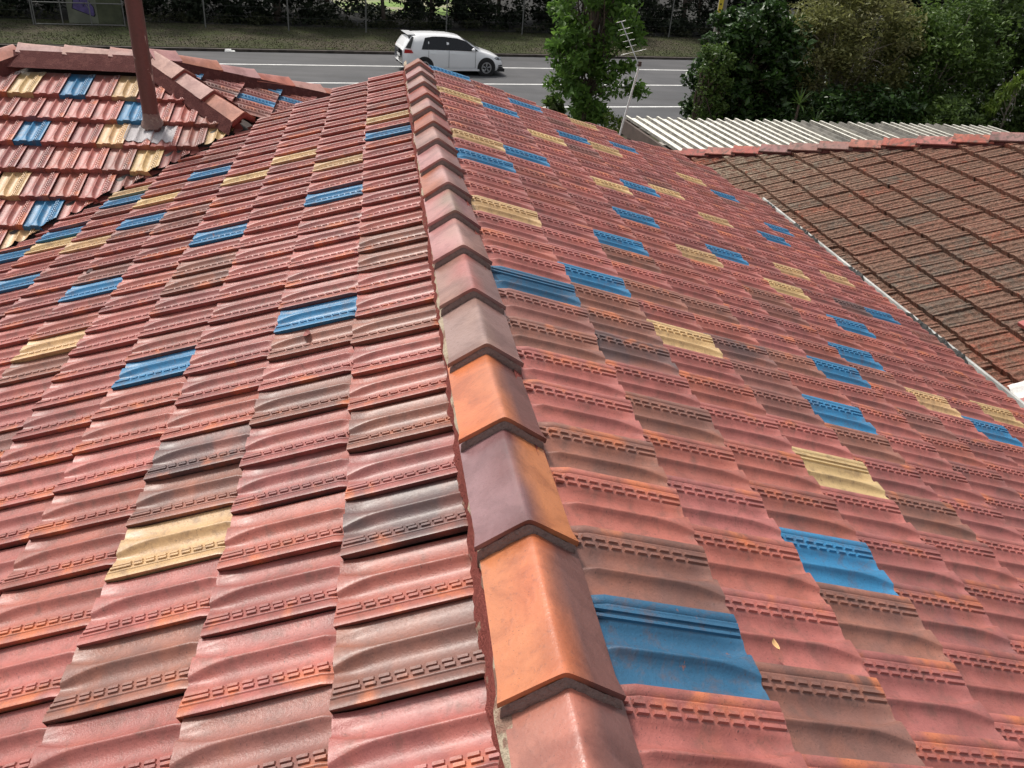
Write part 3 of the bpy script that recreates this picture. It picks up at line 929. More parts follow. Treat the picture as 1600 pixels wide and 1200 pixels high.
for j in range(3):
    for i in range(nn): F.append((j * nn + i, j * nn + (i + 1) % nn, (j + 1) * nn + (i + 1) % nn, (j + 1) * nn + i))
MB().add(V, F, True).build('collar', M['mortar_grey'], vp_)
def tile_top(sx, v):
    s = (sx % 1.0)
    pr = [profile(i, v) for i in range(len(PRO))]
    return float(np.interp(s, [q[0] for q in pr], [q[1] for q in pr])) + H0 * (1 - v / GAUGE)
V, F = [], []
nu, nv_ = 60, 12
frow = 3; yrow = F1rows[frow]; xrow = -3.326 + .1055 * (frow - 1)
for j in range(nv_ + 1):
    for i in range(nu + 1):
        u_ = i / nu; x = -2.32 + .37 * u_
        lo = .062 + .016 * math.sin(u_ * 17) + .010 * math.sin(u_ * 41 + 1)
        v = lo + (.325 - lo) * j / nv_
        h = tile_top((x - xrow) / .2005, v)
        p = F1p(x, yrow, -.045) + UPF * v + NF * (h + .006)
        V.append(p)
for j in range(nv_):
    for i in range(nu): F.append((j * (nu + 1) + i, j * (nu + 1) + i + 1, (j + 1) * (nu + 1) + i + 1, (j + 1) * (nu + 1) + i))
fl = MB().add(V, F, True).build('flashing', M['lead'], vp_)
fl['label'] = 'pale painted lead flashing moulded over the tiles'

# ================================================================== NEIGHBOURING HOUSE
nb = empty('neighbour_house', (6.5, 6, GZ), 'neighbouring house with a weathered brown lichen-covered tile roof', 'house')
PH = R(20); cp, sp = math.cos(PH), math.sin(PH)
UPN, NN = Vector((cp, 0, sp)), Vector((-sp, 0, cp))
def Np(k, y, dn=0.0):
    """k courses up from the course edge at x = 4.0"""
    return Vector((4.0 + k * GAUGE * cp, y, -1.388 + k * GAUGE * sp)) + NN * dn
HC = Vector((3.40, 10.87, -1.388 - .6 * math.tan(PH)))           # foot of the hip
ns = MB().add([Np(-2.2, -1.5, -.07), Np(-2.2, 10.9, -.07), Np(13, 6.0, -.07), Np(13, -1.5, -.07)], [(3, 2, 1, 0)]).build('roof_slope', M['sarking'], nb)
ncut = (HC, Vector((1, 1, 0)).normalized())
nt = []
for kk in range(-2, 13):
    for q in range(-6, 60):
        y0 = (q + .5 * (kk % 2) + .2) * W
        rr = random.Random(50000 + kk * 100 + q)
        p = Np(kk, y0)
        if y0 < -1.2: continue
        if p.x + y0 > HC.x + HC.y - .02: continue
        if kk == -2 and y0 < 7.7: continue
        cuts = [ncut] if p.x + .34 + y0 + W > HC.x + HC.y else None
        pale = max(0, min(1, (y0 - 7.6) / 2.0)) * max(0, min(1, (4 - kk) / 3))
        red = max(0, min(1, (5.2 - y0) / 1.2)) * max(0, min(1, (2 - kk) / 2))
        t = rr.random()
        base = (.245, .122, .090) if t < .42 else ((.215, .130, .098) if t < .74 else ((.15, .122, .102) if t < .92 else (.31, .12, .08)))
        base = tuple(b * (1 - pale) + q2 * pale for b, q2 in zip(base, (.32, .275, .215)))
        base = tuple(b * (1 - red) + q2 * red for b, q2 in zip(base, (.30, .088, .055)))
        if kk in (-2, -1) and y0 > 10.0: base = (.33, .09, .055)
        al = min(1, .35 + rr.random() * .4 + pale * .5 - red * .3)
        mm = frame(UPN, NN, Np(kk, y0 + W, -.05)) @ jit(rr, 2.2)
        nt.append((mm, (*base, al), cuts, ns))
lay_tiles(nt, nb, 300, TILE_OLD, M['old_far'], tile_geom('plain', True, True))
# red chips and a fresh tile piece lying on the old roof, white flashing corner
hipd = Vector((1, -1, math.tan(PH)))
lay_caps(HC + Vector((0, 0, .052)), HC + hipd * 5.2 + Vector((0, 0, .052)), (0, 0, 1), [('pink', 'pink'), ('red', 'red'), ('mauve', 'pink'), ('salmon', 'red'), ('pink', 'mauve'), ('mauve', 'mauve'), ('salmon', 'mauve')], .105, .065, nb, .36, M['cap_old'], mortar='mortar_grey', rise=.035)
strip_between('pointing', HC, HC + hipd * 5.2, (-.055, -.055, .01), (-.068, -.068, -.05), M['mortar_dark'], nb, n=60, seed=9)
MB().add([HC + Vector((0, 0, -.08)), HC + hipd * 5.2 + Vector((0, 0, -.08)), HC + Vector((10.4, 0, -.08))], [(0, 1, 2)]).build('roof_slope', M['mortar_red'], nb)
MB().box((4.1, -1.4, GZ), (4.25, 10.3, -1.75)).build('wall', M['brickwall'], nb)
MB().box((4.25, 10.15, GZ), (13.0, 10.3, -1.75)).build('wall', M['brickwall'], nb)
# white painted flashing and pink tile at the near edge
c0 = Np(-.18, 4.40, .012)
wf = MB(); V, F = [], []
for j in range(5):
    for i in range(7):
        u_, v_ = i / 6, j / 4
        V.append(Np(-.30 + .42 * v_ - .15 * u_, 4.36 - .18 * u_, .012 + .012 * math.sin(u_ * 9) + .004 * math.sin(v_ * 7)))
for j in range(4):
    for i in range(6): F.append((j * 7 + i, j * 7 + i + 1, (j + 1) * 7 + i + 1, (j + 1) * 7 + i))
wf.add(V, F, True).build('flashing', mortar_material('flaky_white_paint', (.72, .70, .67), (.42, .36, .33), .6), nb)['label'] = 'flaky white painted flashing at the near edge of the old roof'
MB().obox(Np(-.62, 4.16, .03), UPN * .30, (0, -.3, 0), NN * .02).build('loose_tile', simple('pink_tile', (.42, .15, .13), .6), nb)
MB().obox(Np(1.15, 4.95, .02), UPN * .30, (0, -.26, 0), NN * .03).build('loose_tile', simple('pink_tile', (.36, .10, .09), .6), nb)

# ================================================================== CARPORT WITH RIBBED SHEETS
cpz = -2.10
carport = empty('carport', (8.2, 13.6, GZ), 'low carport roofed with white ribbed metal sheets behind the brown roof', 'carport')
M['sheet'] = simple('white_sheet', (.72, .70, .62), .6, 0, .12, 2.5)
M['sheet_rib_shade'] = simple('painted_rib_shade', (.15, .14, .12), .8, 0, .4, 9.0)  # dark colour on the rib sides stands in for the shadow lines beside them
M['sheet_grey'] = simple('clear_sheet_dirty', (.17, .16, .14), .5, 0, .35, 4.0)
M['dark_timber'] = simple('brown_fascia', (.085, .06, .05), .7, 0, .2, 5)
def sheet_section(n, pitch=.205):
    pts = []
    for k in range(n):
        x = k * pitch
        pts += [(x, 0), (x + .012, .045), (x + .052, .045), (x + .066, 0)]
    pts.append((n * pitch, 0))
    return pts
SK = Vector((-.085, 1, 0)).normalized()
x = 4.25; i = 0
greys = {17: 2, 21: 2, 25: 2, 30: 2, 34: 1}
rib = 0
plan = [(2, 'w')] * 7 + [(3, 'w'), (2, 'g'), (2, 'w'), (2, 'g'), (2, 'w'), (2, 'g'), (3, 'w'), (2, 'w'), (2, 'g'), (3, 'w'), (3, 'w')]
for k, (n_, c_) in enumerate(plan):
    sec = sheet_section(n_)
    V, F = [], []
    far = 15.58 + .075 * (x - 4.2) + rng.uniform(-.05, .05)
    near = 12.95 if k == 0 else (12.75 if k == 1 else 11.2)
    zo = .004 * (k % 2)
    for (yy) in (near, (near + far) / 2, far):
        for (dx, dz) in sec:
            V.append(Vector((x + dx, 0, cpz + dz + zo - .012 * (yy - 13))) + Vector((SK.x * (yy - 15.5), yy, 0)))
    n2 = len(sec)
    for j in range(2):
        for q in range(n2 - 1): F.append((j * n2 + q, j * n2 + q + 1, (j + 1) * n2 + q + 1, (j + 1) * n2 + q))
    mb_ = MB()
    mb_.add(V, F)
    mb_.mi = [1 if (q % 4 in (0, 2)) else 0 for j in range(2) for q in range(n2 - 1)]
    o = mb_.build('roof_sheet', [M['sheet'], M['sheet_rib_shade']] if c_ == 'w' else M['sheet_grey'], carport)
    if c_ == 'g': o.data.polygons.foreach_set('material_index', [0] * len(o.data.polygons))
    if c_ == 'g': o['label'] = 'dark dirty translucent sheet among the white ones'
    x += n_ * .205
xe = x
lx = lambda yy: 4.22 + SK.x * (yy - 15.5)
MB().add([(lx(11.8) - .03, 11.8, cpz - .02), (lx(15.6) - .03, 15.6, cpz - .05), (lx(15.6) - .03, 15.6, cpz - .30), (lx(11.8) - .03, 11.8, cpz - .27),
          (lx(11.8) + .02, 11.8, cpz - .02), (lx(15.6) + .02, 15.6, cpz - .05), (lx(15.6) + .02, 15.6, cpz - .30), (lx(11.8) + .02, 11.8, cpz - .27)],
         [(0, 1, 2, 3), (7, 6, 5, 4), (0, 4, 5, 1), (3, 2, 6, 7), (1, 5, 6, 2), (0, 3, 7, 4)]).build('fascia_board', M['dark_timber'], carport)
MB().obox((4.2, 15.60, cpz - .22), (xe - 4.2, .6, 0), (0, .05, 0), (0, 0, .16)).build('beam', M['dark_timber'], carport)
for (px_, py_) in ((4.32, 15.3), (8.2, 15.6), (12.2, 15.9), (4.6, 12.3)):
    MB().box((px_ - .05, py_ - .05, GZ - .03), (px_ + .05, py_ + .05, cpz - .05)).build('post', M['dark_timber'], carport)

# ================================================================== TV ANTENNA
M['galv'] = simple('galvanised', (.55, .55, .54), .4, .5, .15, 20)
M['white_metal'] = simple('white_painted_pole', (.74, .73, .72), .45, 0, .1, 12)
ant = empty('tv_antenna', (3.42, 13.2, -2.5), 'leaning white pole with a drooping television antenna beside the leafy tree', 'antenna')
pb, pt_ = Vector((3.38, 13.2, -2.62)), Vector((3.668, 13.2, -.77))
MB().tube([pb, pt_], .016, 10).build('mast', M['white_metal'], ant)
b0, b1 = Vector((3.640, 13.19, -.80)), Vector((3.364, 13.5, -.235))
MB().tube([b0, b1], .009, 8).build('boom', M['galv'], ant)
bd = (b1 - b0)
el = Vector((.9, -.25, .30)).normalized()
for t, l_ in ((.28, .20), (.42, .08), (.55, .09), (.70, .10), (.82, .09), (.99, .07)):
    c_ = b0 + bd * t
    MB().tube([c_ - el * l_, c_ + el * l_], .0045, 6).build('element', M['galv'], ant)
MB().box((3.635, 13.17, -.83), (3.685, 13.23, -.76)).build('clamp', M['dark_timber'], ant)
# small white downpipe-like posts under it
MB().tube([(3.72, 14.6, GZ), (3.72, 14.6, -2.45), (3.80, 14.9, -2.25)], .045, 10).build('downpipe', M['white_metal'], carport)

# ================================================================== CAR
def paint(name, col):
    k = NT(name); k.col(col); k.rough(.28); k.b.inputs['Coat Weight'].default_value = .6; k.b.inputs['Coat Roughness'].default_value = .06
    return k.m
M['white_car'] = paint('white_car_paint', (.88, .89, .90)); M['glass_dark'] = simple('tinted_glass', (.012, .014, .017), .08, 0, .05)
M['black'] = simple('black_trim', (.012, .012, .013), .5, 0, .1); M['tyre'] = simple('tyre', (.018, .018, .019), .8, 0, .1)
M['alloy'] = simple('alloy', (.42, .43, .45), .3, .8, .05); M['tail'] = simple('tail_red', (.45, .015, .015), .25, 0, .05); M['lamp'] = simple('lamp_glass', (.45, .47, .50), .15, .3, .2)
car = empty('hatchback_car', (2.2, 34.45, GZ), 'white five-door hatchback driving along the road beyond the ridge', 'car')
def carP(x, y, z):                        # x from rear 0..4.25, y to the near side negative
    return RO + re_ * (x * .94 + CAR_S) + rn_ * (CAR_T + y * .95) + Vector((0, 0, GZ + z * .96))
CAR_S, CAR_T = .16, -.98
# stations: x, half width at sill / waist / belt, z of sill, waist, belt, roof edge half width, roof edge z, roof z
ST = [(0.00, .62, .70, .66, .42, .62, .86, .60, .90, .90), (0.06, .74, .82, .76, .30, .62, .90, .66, 1.00, 1.02), (0.22, .84, .88, .80, .24, .62, .93, .64, 1.22, 1.24), (0.42, .88, .895, .83, .20, .62, .945, .60, 1.40, 1.43),
      (0.75, .89, .90, .85, .19, .62, .945, .60, 1.435, 1.465), (1.35, .89, .90, .86, .19, .62, .94, .60, 1.45, 1.485), (1.95, .89, .90, .86, .19, .62, .925, .60, 1.435, 1.475), (2.40, .89, .90, .86, .19, .61, .91, .59, 1.37, 1.42),
      (2.75, .89, .90, .85, .19, .61, .90, .61, 1.22, 1.275), (3.10, .89, .90, .84, .19, .60, .885, .66, 1.02, 1.07), (3.30, .885, .895, .82, .19, .59, .865, .70, .93, .965), (3.60, .87, .885, .78, .19, .58, .80, .62, .85, .885),
      (3.90, .83, .86, .72, .20, .55, .73, .55, .77, .80), (4.10, .74, .78, .64, .22, .50, .65, .48, .68, .70), (4.22, .60, .66, .54, .28, .46, .56, .40, .585, .60), (4.26, .50, .56, .46, .34, .45, .52, .35, .54, .545)]
V, F = [], []
for (x_, ws, ww, wb, zs, zw, zb, wr, zr, zt) in ST:
    half = [(ws * .9, zs - .02), (ws, zs), (ws + (ww - ws) * .6, (zs + zw) / 2 - .04), (ww, zw), (wb, zb), ((wb + wr) / 2 + .015, (zb + zr) / 2), (wr, zr), (wr * .6, zr + (zt - zr) * .8), (0, zt)]
    ring = [(-y_, z_) for y_, z_ in half] + [(y_, z_) for y_, z_ in reversed(half[:-1])]
    for (y_, z_) in ring: V.append(carP(x_, y_, z_))
nr_ = 17
for j in range(len(ST) - 1):
    for q in range(nr_ - 1): F.append((j * nr_ + q, j * nr_ + q + 1, (j + 1) * nr_ + q + 1, (j + 1) * nr_ + q))
F.append(tuple(range(nr_))); F.append(tuple(reversed(range((len(ST) - 1) * nr_, len(ST) * nr_))))
F = [tuple(reversed(f)) for f in F]
body = MB().add(V, F, True).build('body', M['white_car'], car)
MB().obox(carP(.25, -.80, .16), re_ * 3.8, rn_ * 1.6, (0, 0, .12)).build('underbody', M['black'], car)
def side_y(z_): return .852 - (.852 - .60) * max(0, min(1, (z_ - .94) / (1.44 - .94))) + .012
def side_panel(name, pts, mat, off, parent):
    for sgn in (-1, 1):
        vs = [carP(x_, sgn * (side_y(z_) + off), z_) for x_, z_ in pts]
        MB().add(vs, [tuple(range(len(pts)))] if sgn < 0 else [tuple(reversed(range(len(pts))))]).build(name, mat, parent)
side_panel('window_surround', [(.74, .955), (3.12, .925), (2.62, 1.265), (2.25, 1.36), (1.70, 1.405), (1.25, 1.405), (.92, 1.355)], M['black'], .004, car)
side_panel('window', [(.80, .975), (1.00, .972), (1.06, 1.36), (.94, 1.335)], M['glass_dark'], .010, car)
side_panel('window', [(1.04, .972), (1.78, .962), (1.80, 1.385), (1.25, 1.385), (1.10, 1.365)], M['glass_dark'], .010, car)
side_panel('window', [(1.88, .960), (3.00, .945), (2.58, 1.245), (2.24, 1.335), (1.90, 1.375)], M['glass_dark'], .010, car)
def strip_panel(name, pts3, mat):
    return MB().add([carP(*p) for p in pts3], [tuple(range(len(pts3)))]).build(name, mat, car)
strip_panel('windscreen', [(3.20, -.68, 1.055), (3.27, 0, 1.005 + .05), (3.20, .68, 1.055), (2.47, .55, 1.425), (2.43, 0, 1.445), (2.47, -.55, 1.425)], M['glass_dark'])
strip_panel('rear_window', [(.085, -.66, 1.02), (.085, .66, 1.02), (.385, .55, 1.415), (.385, -.55, 1.415)], M['glass_dark'])
MB().obox(carP(.24, -.58, 1.425), re_ * .30, rn_ * 1.1, (0, 0, .025)).build('spoiler', M['white_car'], car)
for sgn in (-1, 1):
    y_ = sgn * .905
    mb = MB()
    vs = [(3.55 + .70 * 0, 0, 0)]
    hl = [(3.72, sgn * .83, .62), (4.02, sgn * .80, .60), (4.17, sgn * .70, .57), (4.13, sgn * .72, .685), (3.92, sgn * .775, .735)]
    o = MB().add([carP(*q) for q in hl], [(0, 1, 2, 3, 4) if sgn < 0 else (4, 3, 2, 1, 0)]).build('headlight', M['lamp'], car)
    hl2 = [(q[0] * .4 + 4.03 * .6, q[1] + sgn * .006, q[2] * .5 + .645 * .5) for q in hl]
    attach(MB().add([carP(*q) for q in hl2], [(0, 1, 2, 3, 4) if sgn < 0 else (4, 3, 2, 1, 0)]).build('lens', M['black']), o)
    tl = [(.05, sgn * .80, .80), (.40, sgn * .905, .82), (.33, sgn * .885, .93), (.06, sgn * .80, .945)]
    MB().add([carP(*q) for q in tl], [(0, 1, 2, 3) if sgn < 0 else (3, 2, 1, 0)]).build('tail_light', M['tail'], car)
    MB().add([carP(.10, sgn * .77, .99), carP(.30, sgn * .845, .975), carP(.46, sgn * .675, 1.36), carP(.40, sgn * .62, 1.39)], [(0, 1, 2, 3) if sgn < 0 else (3, 2, 1, 0)]).build('quarter_trim', M['black'], car)
    # mirror
    mb = MB(); n_ = 8
    c_ = (2.86, sgn * .99, .99)
    V, F = [], []
    for a_ in range(5):
        for b_ in range(n_):
            ph, tt = math.pi * a_ / 4, 2 * math.pi * b_ / n_
            V.append(carP(c_[0] + .07 * math.cos(ph), c_[1] + .11 * math.sin(ph) * math.cos(tt), c_[2] + .075 * math.sin(ph) * math.sin(tt)))
    for a_ in range(4):
        for b_ in range(n_): F.append((a_ * n_ + b_, a_ * n_ + (b_ + 1) % n_, (a_ + 1) * n_ + (b_ + 1) % n_, (a_ + 1) * n_ + b_))
    MB().add(V, F, True).build('mirror', M['white_car'], car)
    # door shut lines, handles, sill
    for xx in (1.02, 1.86, 2.98):
        MB().obox(carP(xx, y_ - .003 * (sgn < 0), .30), re_ * .010, rn_ * .004, (0, 0, .60)).build('door_gap', M['black'], car)
    for xx in (1.12, 1.98):
        MB().obox(carP(xx, y_ + (-.022 if sgn < 0 else .0), .80), re_ * .17, rn_ * .022, (0, 0, .022)).build('door_handle', M['white_car'], car)
    MB().obox(carP(.9, y_ - .01 * (sgn < 0), .19), re_ * 2.3, rn_ * .01, (0, 0, .07)).build('sill', M['white_car'], car)
    for dz_ in (.30, .37):
        MB().obox(carP(4.02, sgn * .79 + (-.05 if sgn < 0 else .0), dz_), re_ * .17 - rn_ * sgn * .07, rn_ * .05, (0, 0, .04)).build('intake', M['black'], car)
    # wheels
    for xw in (.86, 3.47):
        w_ = empty('wheel', carP(xw, sgn * .80, .315)); attach(w_, car)
        def ring(r0, r1, ya, yb, mat, nm, n_=28, par=None):
            V, F = [], []
            for t in range(n_):
                a_ = 2 * math.pi * t / n_
                for (rr_, yy) in ((r0, ya), (r1, ya), (r1, yb), (r0, yb)):
                    V.append(carP(xw + rr_ * math.cos(a_), sgn * yy, .315 + rr_ * math.sin(a_)))
            for t in range(n_):
                u_ = (t + 1) % n_
                for q in range(4): F.append((t * 4 + q, t * 4 + (q + 1) % 4, u_ * 4 + (q + 1) % 4, u_ * 4 + q))
            return MB().add(V, F).build(nm, mat, par)
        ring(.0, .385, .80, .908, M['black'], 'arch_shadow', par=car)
        ring(.215, .315, .72, .925, M['tyre'], 'tyre', par=w_)
        rim = ring(.175, .216, .74, .918, M['alloy'], 'rim', par=w_)
        for sp_ in range(5):
            for dd in (-.13, .13):
                a_ = 2 * math.pi * sp_ / 5 + .3 + dd
                p0, p1 = carP(xw + .03 * math.cos(a_), sgn * .915, .315 + .03 * math.sin(a_)), carP(xw + .19 * math.cos(a_), sgn * .920, .315 + .19 * math.sin(a_))
                MB().tube([p0, p1], .014, 6).build('spoke', M['alloy'], rim)
strip_panel('grille', [(4.262, -.42, .50), (4.262, .42, .50), (4.25, .42, .545), (4.25, -.42, .545)], M['black'])
strip_panel('number_plate', [(-.004, .26, .60), (-.004, -.26, .60), (-.004, -.26, .71), (-.004, .26, .71)], M['paint'])

# ================================================================== FENCE, GATE, CABINET, POLE ACROSS THE ROAD
M['steel'] = simple('weathered_steel', (.20, .20, .19), .6, .4, .15, 8)
fence = empty('chain_fence', (0, 43, GZ + .12), 'wire fence of thin grey posts along the trees across the road', 'fence')
PX = [(-27, 36.4), (-22.5, 37.5), (-18.5, 38.7), (-14.6, 39.75), (-8.03, 41.45), (-4.47, 41.95), (-.99, 42.76), (2.87, 43.8), (6.83, 45.09), (11.1, 46.2), (15.35, 47.33), (19.6, 48.4), (24, 49.6), (28.5, 50.8)]
for (x_, y_) in PX:
    MB().tube([(x_, y_, GZ + .05), (x_ + .01, y_, GZ + 2.0)], .032, 8).build('post', M['steel'], fence)
M['wire'] = simple('fence_wire', (.10, .10, .10), .6, .5)
for z_ in (.18, .55, .95, 1.4, 1.9):
    for seg in (PX[0:4], PX[4:]):
        MB().tube([(a_, b_, GZ + .12 + z_) for a_, b_ in seg], .004, 4).build('wire', M['wire'], fence)
gate = empty('mesh_gate', (-13, 39.95, GZ + .12), 'grey tubular gate in front of the painted cabinet', 'gate')
ga, gb = Vector((-14.5, 39.7, 0)), Vector((-11.2, 40.55, 0))
for z_ in (.16, 1.0, 1.75):
    MB().tube([ga + Vector((0, 0, GZ + z_)), gb + Vector((0, 0, GZ + z_))], .022, 8).build('rail', M['steel'], gate)
for t in (.0, .30, .62, 1.0):
    p = ga.lerp(gb, t)
    MB().tube([p + Vector((0, 0, GZ + .1)), p + Vector((0, 0, GZ + 1.8))], .024, 8).build('upright', M['steel'], gate)
MB().tube([ga.lerp(gb, .58) + Vector((0, 0, GZ + 1.0)), ga.lerp(gb, .62) + Vector((0, 0, GZ + .78))], .014, 6).build('latch', M['steel'], gate)

cab = empty('utility_cabinet', (-12.3, 41.2, GZ + .12), 'grey-green cabinet with a purple spray-painted scrawl behind the gate', 'cabinet')
M['cab_light'] = simple('cabinet_light', (.17, .18, .13), .7, 0, .2, 2.0); M['cab_dark'] = simple('cabinet_green', (.075, .085, .045), .7, 0, .3, 2.0)
c0 = Vector((-13.50, 40.72, GZ + .1)); ce = re_; cn = rn_
MB().obox(c0, ce * 1.15, cn * .8, (0, 0, 1.9)).build('panel', M['cab_light'], cab)
MB().obox(c0 + ce * 1.153, ce * .95, cn * .8, (0, 0, 1.85)).build('panel', M['cab_dark'], cab)
MB().obox(c0 + Vector((0, 0, 1.9)) - ce * .04 - cn * .04, ce * 2.2, cn * .9, (0, 0, .06)).build('roof', M['cab_dark'], cab)
M['spray_purple'] = simple('purple_spray', (.115, .085, .24), .6, 0, .25, 5); M['spray_black'] = simple('black_spray', (.012, .012, .016), .6)
def on_cab(u_, z_, d=.004): return c0 + ce * u_ + Vector((0, 0, z_)) - cn * d
def blob(pts, mat, d, nm): return MB().add([on_cab(u_, z_, d) for u_, z_ in pts], [tuple(range(len(pts)))]).build(nm, mat, cab)
out = [(.22, .62), (.30, .95), (.36, 1.22), (.55, 1.42), (.66, 1.36), (.62, 1.18), (.84, .95), (1.02, .68), (1.04, .40), (.98, .32), (.62, .46), (.40, .54)]
cxm, czm = .60, .85
blob([(cxm + (u_ - cxm) * 1.10, czm + (z_ - czm) * 1.08) for u_, z_ in out], M['spray_black'], .004, 'scrawl_outline')
blob(out, M['spray_purple'], .008, 'scrawl_fill')
for (u_, z_, s_) in ((.47, 1.1, .05), (.60, 1.0, .05), (.52, .9, .04), (.68, .78, .06), (.63, .70, .05)):
    blob([(u_, z_), (u_ + s_, z_ - .02), (u_ + s_ * .7, z_ + s_ * 1.6), (u_ + s_ * .2, z_ + s_)], M['spray_black'], .012, 'scrawl_mark')

pole = empty('power_pole', (10.25, 27.3, GZ), 'pale timber power pole with a yellow marker plate behind the dark shrub', 'pole')
M['polewood'] = simple('pole_timber', (.22, .205, .185), .85, 0, .2, 6, .3); M['yellow_plate'] = simple('yellow_plate', (.72, .56, .06), .5, 0, .1, 10)
pbase = Vector((10.32, 27.3, GZ))
MB().tube([pbase, pbase + Vector((.0, 0, 9.0))], [.155, .115], 14).build('shaft', M['polewood'], pole)
for (z0, z1, mt, wd) in ((3.10, 3.80, 'yellow_plate', .14), (3.86, 4.02, 'spray_purple', .16), (4.05, 4.3, 'paint', .12)):
    MB().box((pbase.x - .16 - wd * .2, pbase.y - .175, GZ + z0), (pbase.x - .16 + wd * .8, pbase.y - .160, GZ + z1)).build('marker_plate', M[mt], pole)
for q in range(3):
    MB().box((pbase.x - .15, pbase.y - .179, GZ + 3.22 + .17 * q), (pbase.x - .10, pbase.y - .176, GZ + 3.27 + .17 * q)).build('plate_mark', M['black'], pole)

lit = MB()
for (u_, v_, h_) in ((0, 0, .10), (.12, .03, .06)):
    lit.add([road_pt(-6.0 + u_, 2.66 + v_, GZ + .01), road_pt(-5.72 + u_, 2.62 + v_, GZ + .02), road_pt(-5.75 + u_, 2.74 + v_, GZ + .01 + h_), road_pt(-5.98 + u_, 2.73 + v_, GZ + h_)], [(0, 1, 2, 3), (3, 2, 1, 0)])
tag(lit.build('crumpled_litter', M['paint']), 'crumpled white litter lying against the far kerb', 'litter')

# ================================================================== VEGETATION
def leaf_material(name, c1, c2, c3, trans=.35, rough=.45):
    k = NT(name)
    at = k.n('ShaderNodeAttribute'); at.attribute_name = 'lv'
    v = at.outputs['Fac']
    pos = k.n('ShaderNodeTexCoord').outputs['Object']
    cl = k.noise(pos, 1.3, 3, .6)
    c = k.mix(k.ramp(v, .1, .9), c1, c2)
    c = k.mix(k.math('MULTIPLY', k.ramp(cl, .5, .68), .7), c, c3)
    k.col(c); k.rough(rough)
    k.b.inputs['Specular IOR Level'].default_value = .4
    tr = k.n('ShaderNodeBsdfTranslucent'); k.l(c, tr.inputs[0])
    ms = k.n('ShaderNodeMixShader'); ms.inputs[0].default_value = trans
    k.l(k.b.outputs[0], ms.inputs[1]); k.l(tr.outputs[0], ms.inputs[2]); k.l(ms.outputs[0], k.out.inputs[0])
    return k.m
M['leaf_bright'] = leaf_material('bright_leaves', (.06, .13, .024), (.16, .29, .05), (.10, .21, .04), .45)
M['leaf_dark'] = leaf_material('dark_glossy_leaves', (.018, .045, .010), (.050, .105, .022), (.030, .07, .015), .2, .35)
M['leaf_hedge'] = leaf_material('hedge_leaves', (.05, .10, .02), (.125, .20, .042), (.09, .15, .03), .35)
M['leaf_olive'] = leaf_material('olive_leaves', (.13, .14, .045), (.26, .27, .09), (.20, .19, .09), .4, .55)
M['leaf_mid'] = leaf_material('mid_leaves', (.04, .078, .018), (.115, .18, .04), (.065, .105, .026), .35)
M['leaf_lime'] = leaf_material('lime_leaves', (.10, .17, .025), (.20, .28, .05), (.15, .22, .04), .4)
M['leaf_forest'] = leaf_material('forest_leaves', (.007, .014, .006), (.020, .032, .011), (.012, .020, .008), .1, .7)
M['leaf_scrub'] = leaf_material('scrub_leaves', (.026, .034, .012), (.058, .062, .026), (.042, .038, .022), .2, .7)
M['bark'] = simple('bark', (.085, .065, .05), .9, 0, .35, 8, .6)
M['bark_pale'] = simple('pale_bark', (.27, .24, .195), .85, 0, .25, 8, .4)

def leaf_cloud(centres, radii, counts, size, mat, name, parent, droop=0.0, aspect=2.2, seed=0, outward=None):
    """many small folded leaves scattered round the given clump centres: ONE mesh"""
    rg = np.random.default_rng(seed)
    P, L_ = [], []
    for c_, r_, n_ in zip(centres, radii, counts):
        d = rg.normal(size=(n_, 3)); d /= np.linalg.norm(d, axis=1)[:, None]
        rad = rg.random(n_) ** .5
        q = np.array(c_)[None, :] + d * rad[:, None] * np.array(r_)[None, :]
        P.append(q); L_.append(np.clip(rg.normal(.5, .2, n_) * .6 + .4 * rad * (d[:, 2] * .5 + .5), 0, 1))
    P = np.concatenate(P); lv = np.concatenate(L_)
    n = len(P)
    ax = rg.normal(size=(n, 3)); ax[:, 2] = ax[:, 2] * .6 - droop
    ax /= np.linalg.norm(ax, axis=1)[:, None]
    nm = rg.normal(size=(n, 3)); nm[:, 2] += .9
    sd = np.cross(ax, nm); sd /= np.linalg.norm(sd, axis=1)[:, None] + 1e-9
    upn = np.cross(sd, ax)
    s = size * np.clip(rg.lognormal(0, .32, n), .5, 1.9)[:, None]
    wd = s / aspect * .5
    v0 = P - ax * s * .5; v2 = P + ax * s * .5 - upn * s * .10
    v1 = P + sd * wd + upn * wd * .35; v3 = P - sd * wd + upn * wd * .35
    V = np.stack([v0, v1, v2, v3], 1).reshape(-1, 3)
    me = bpy.data.meshes.new(name)
    me.vertices.add(4 * n); me.vertices.foreach_set('co', V.ravel())
    b = np.arange(n) * 4
    tri = np.stack([b, b + 1, b + 2, b, b + 2, b + 3], 1).ravel()
    me.loops.add(6 * n); me.loops.foreach_set('vertex_index', tri.astype(np.int32))
    me.polygons.add(2 * n); me.polygons.foreach_set('loop_start', (np.arange(2 * n) * 3).astype(np.int32))
    me.update(calc_edges=True)
    a = me.attributes.new('lv', 'FLOAT', 'POINT'); a.data.foreach_set('value', np.repeat(lv, 4))
    me.materials.append(mat)
    o = bpy.data.objects.new(name, me); C.objects.link(o)
    return attach(o, parent)

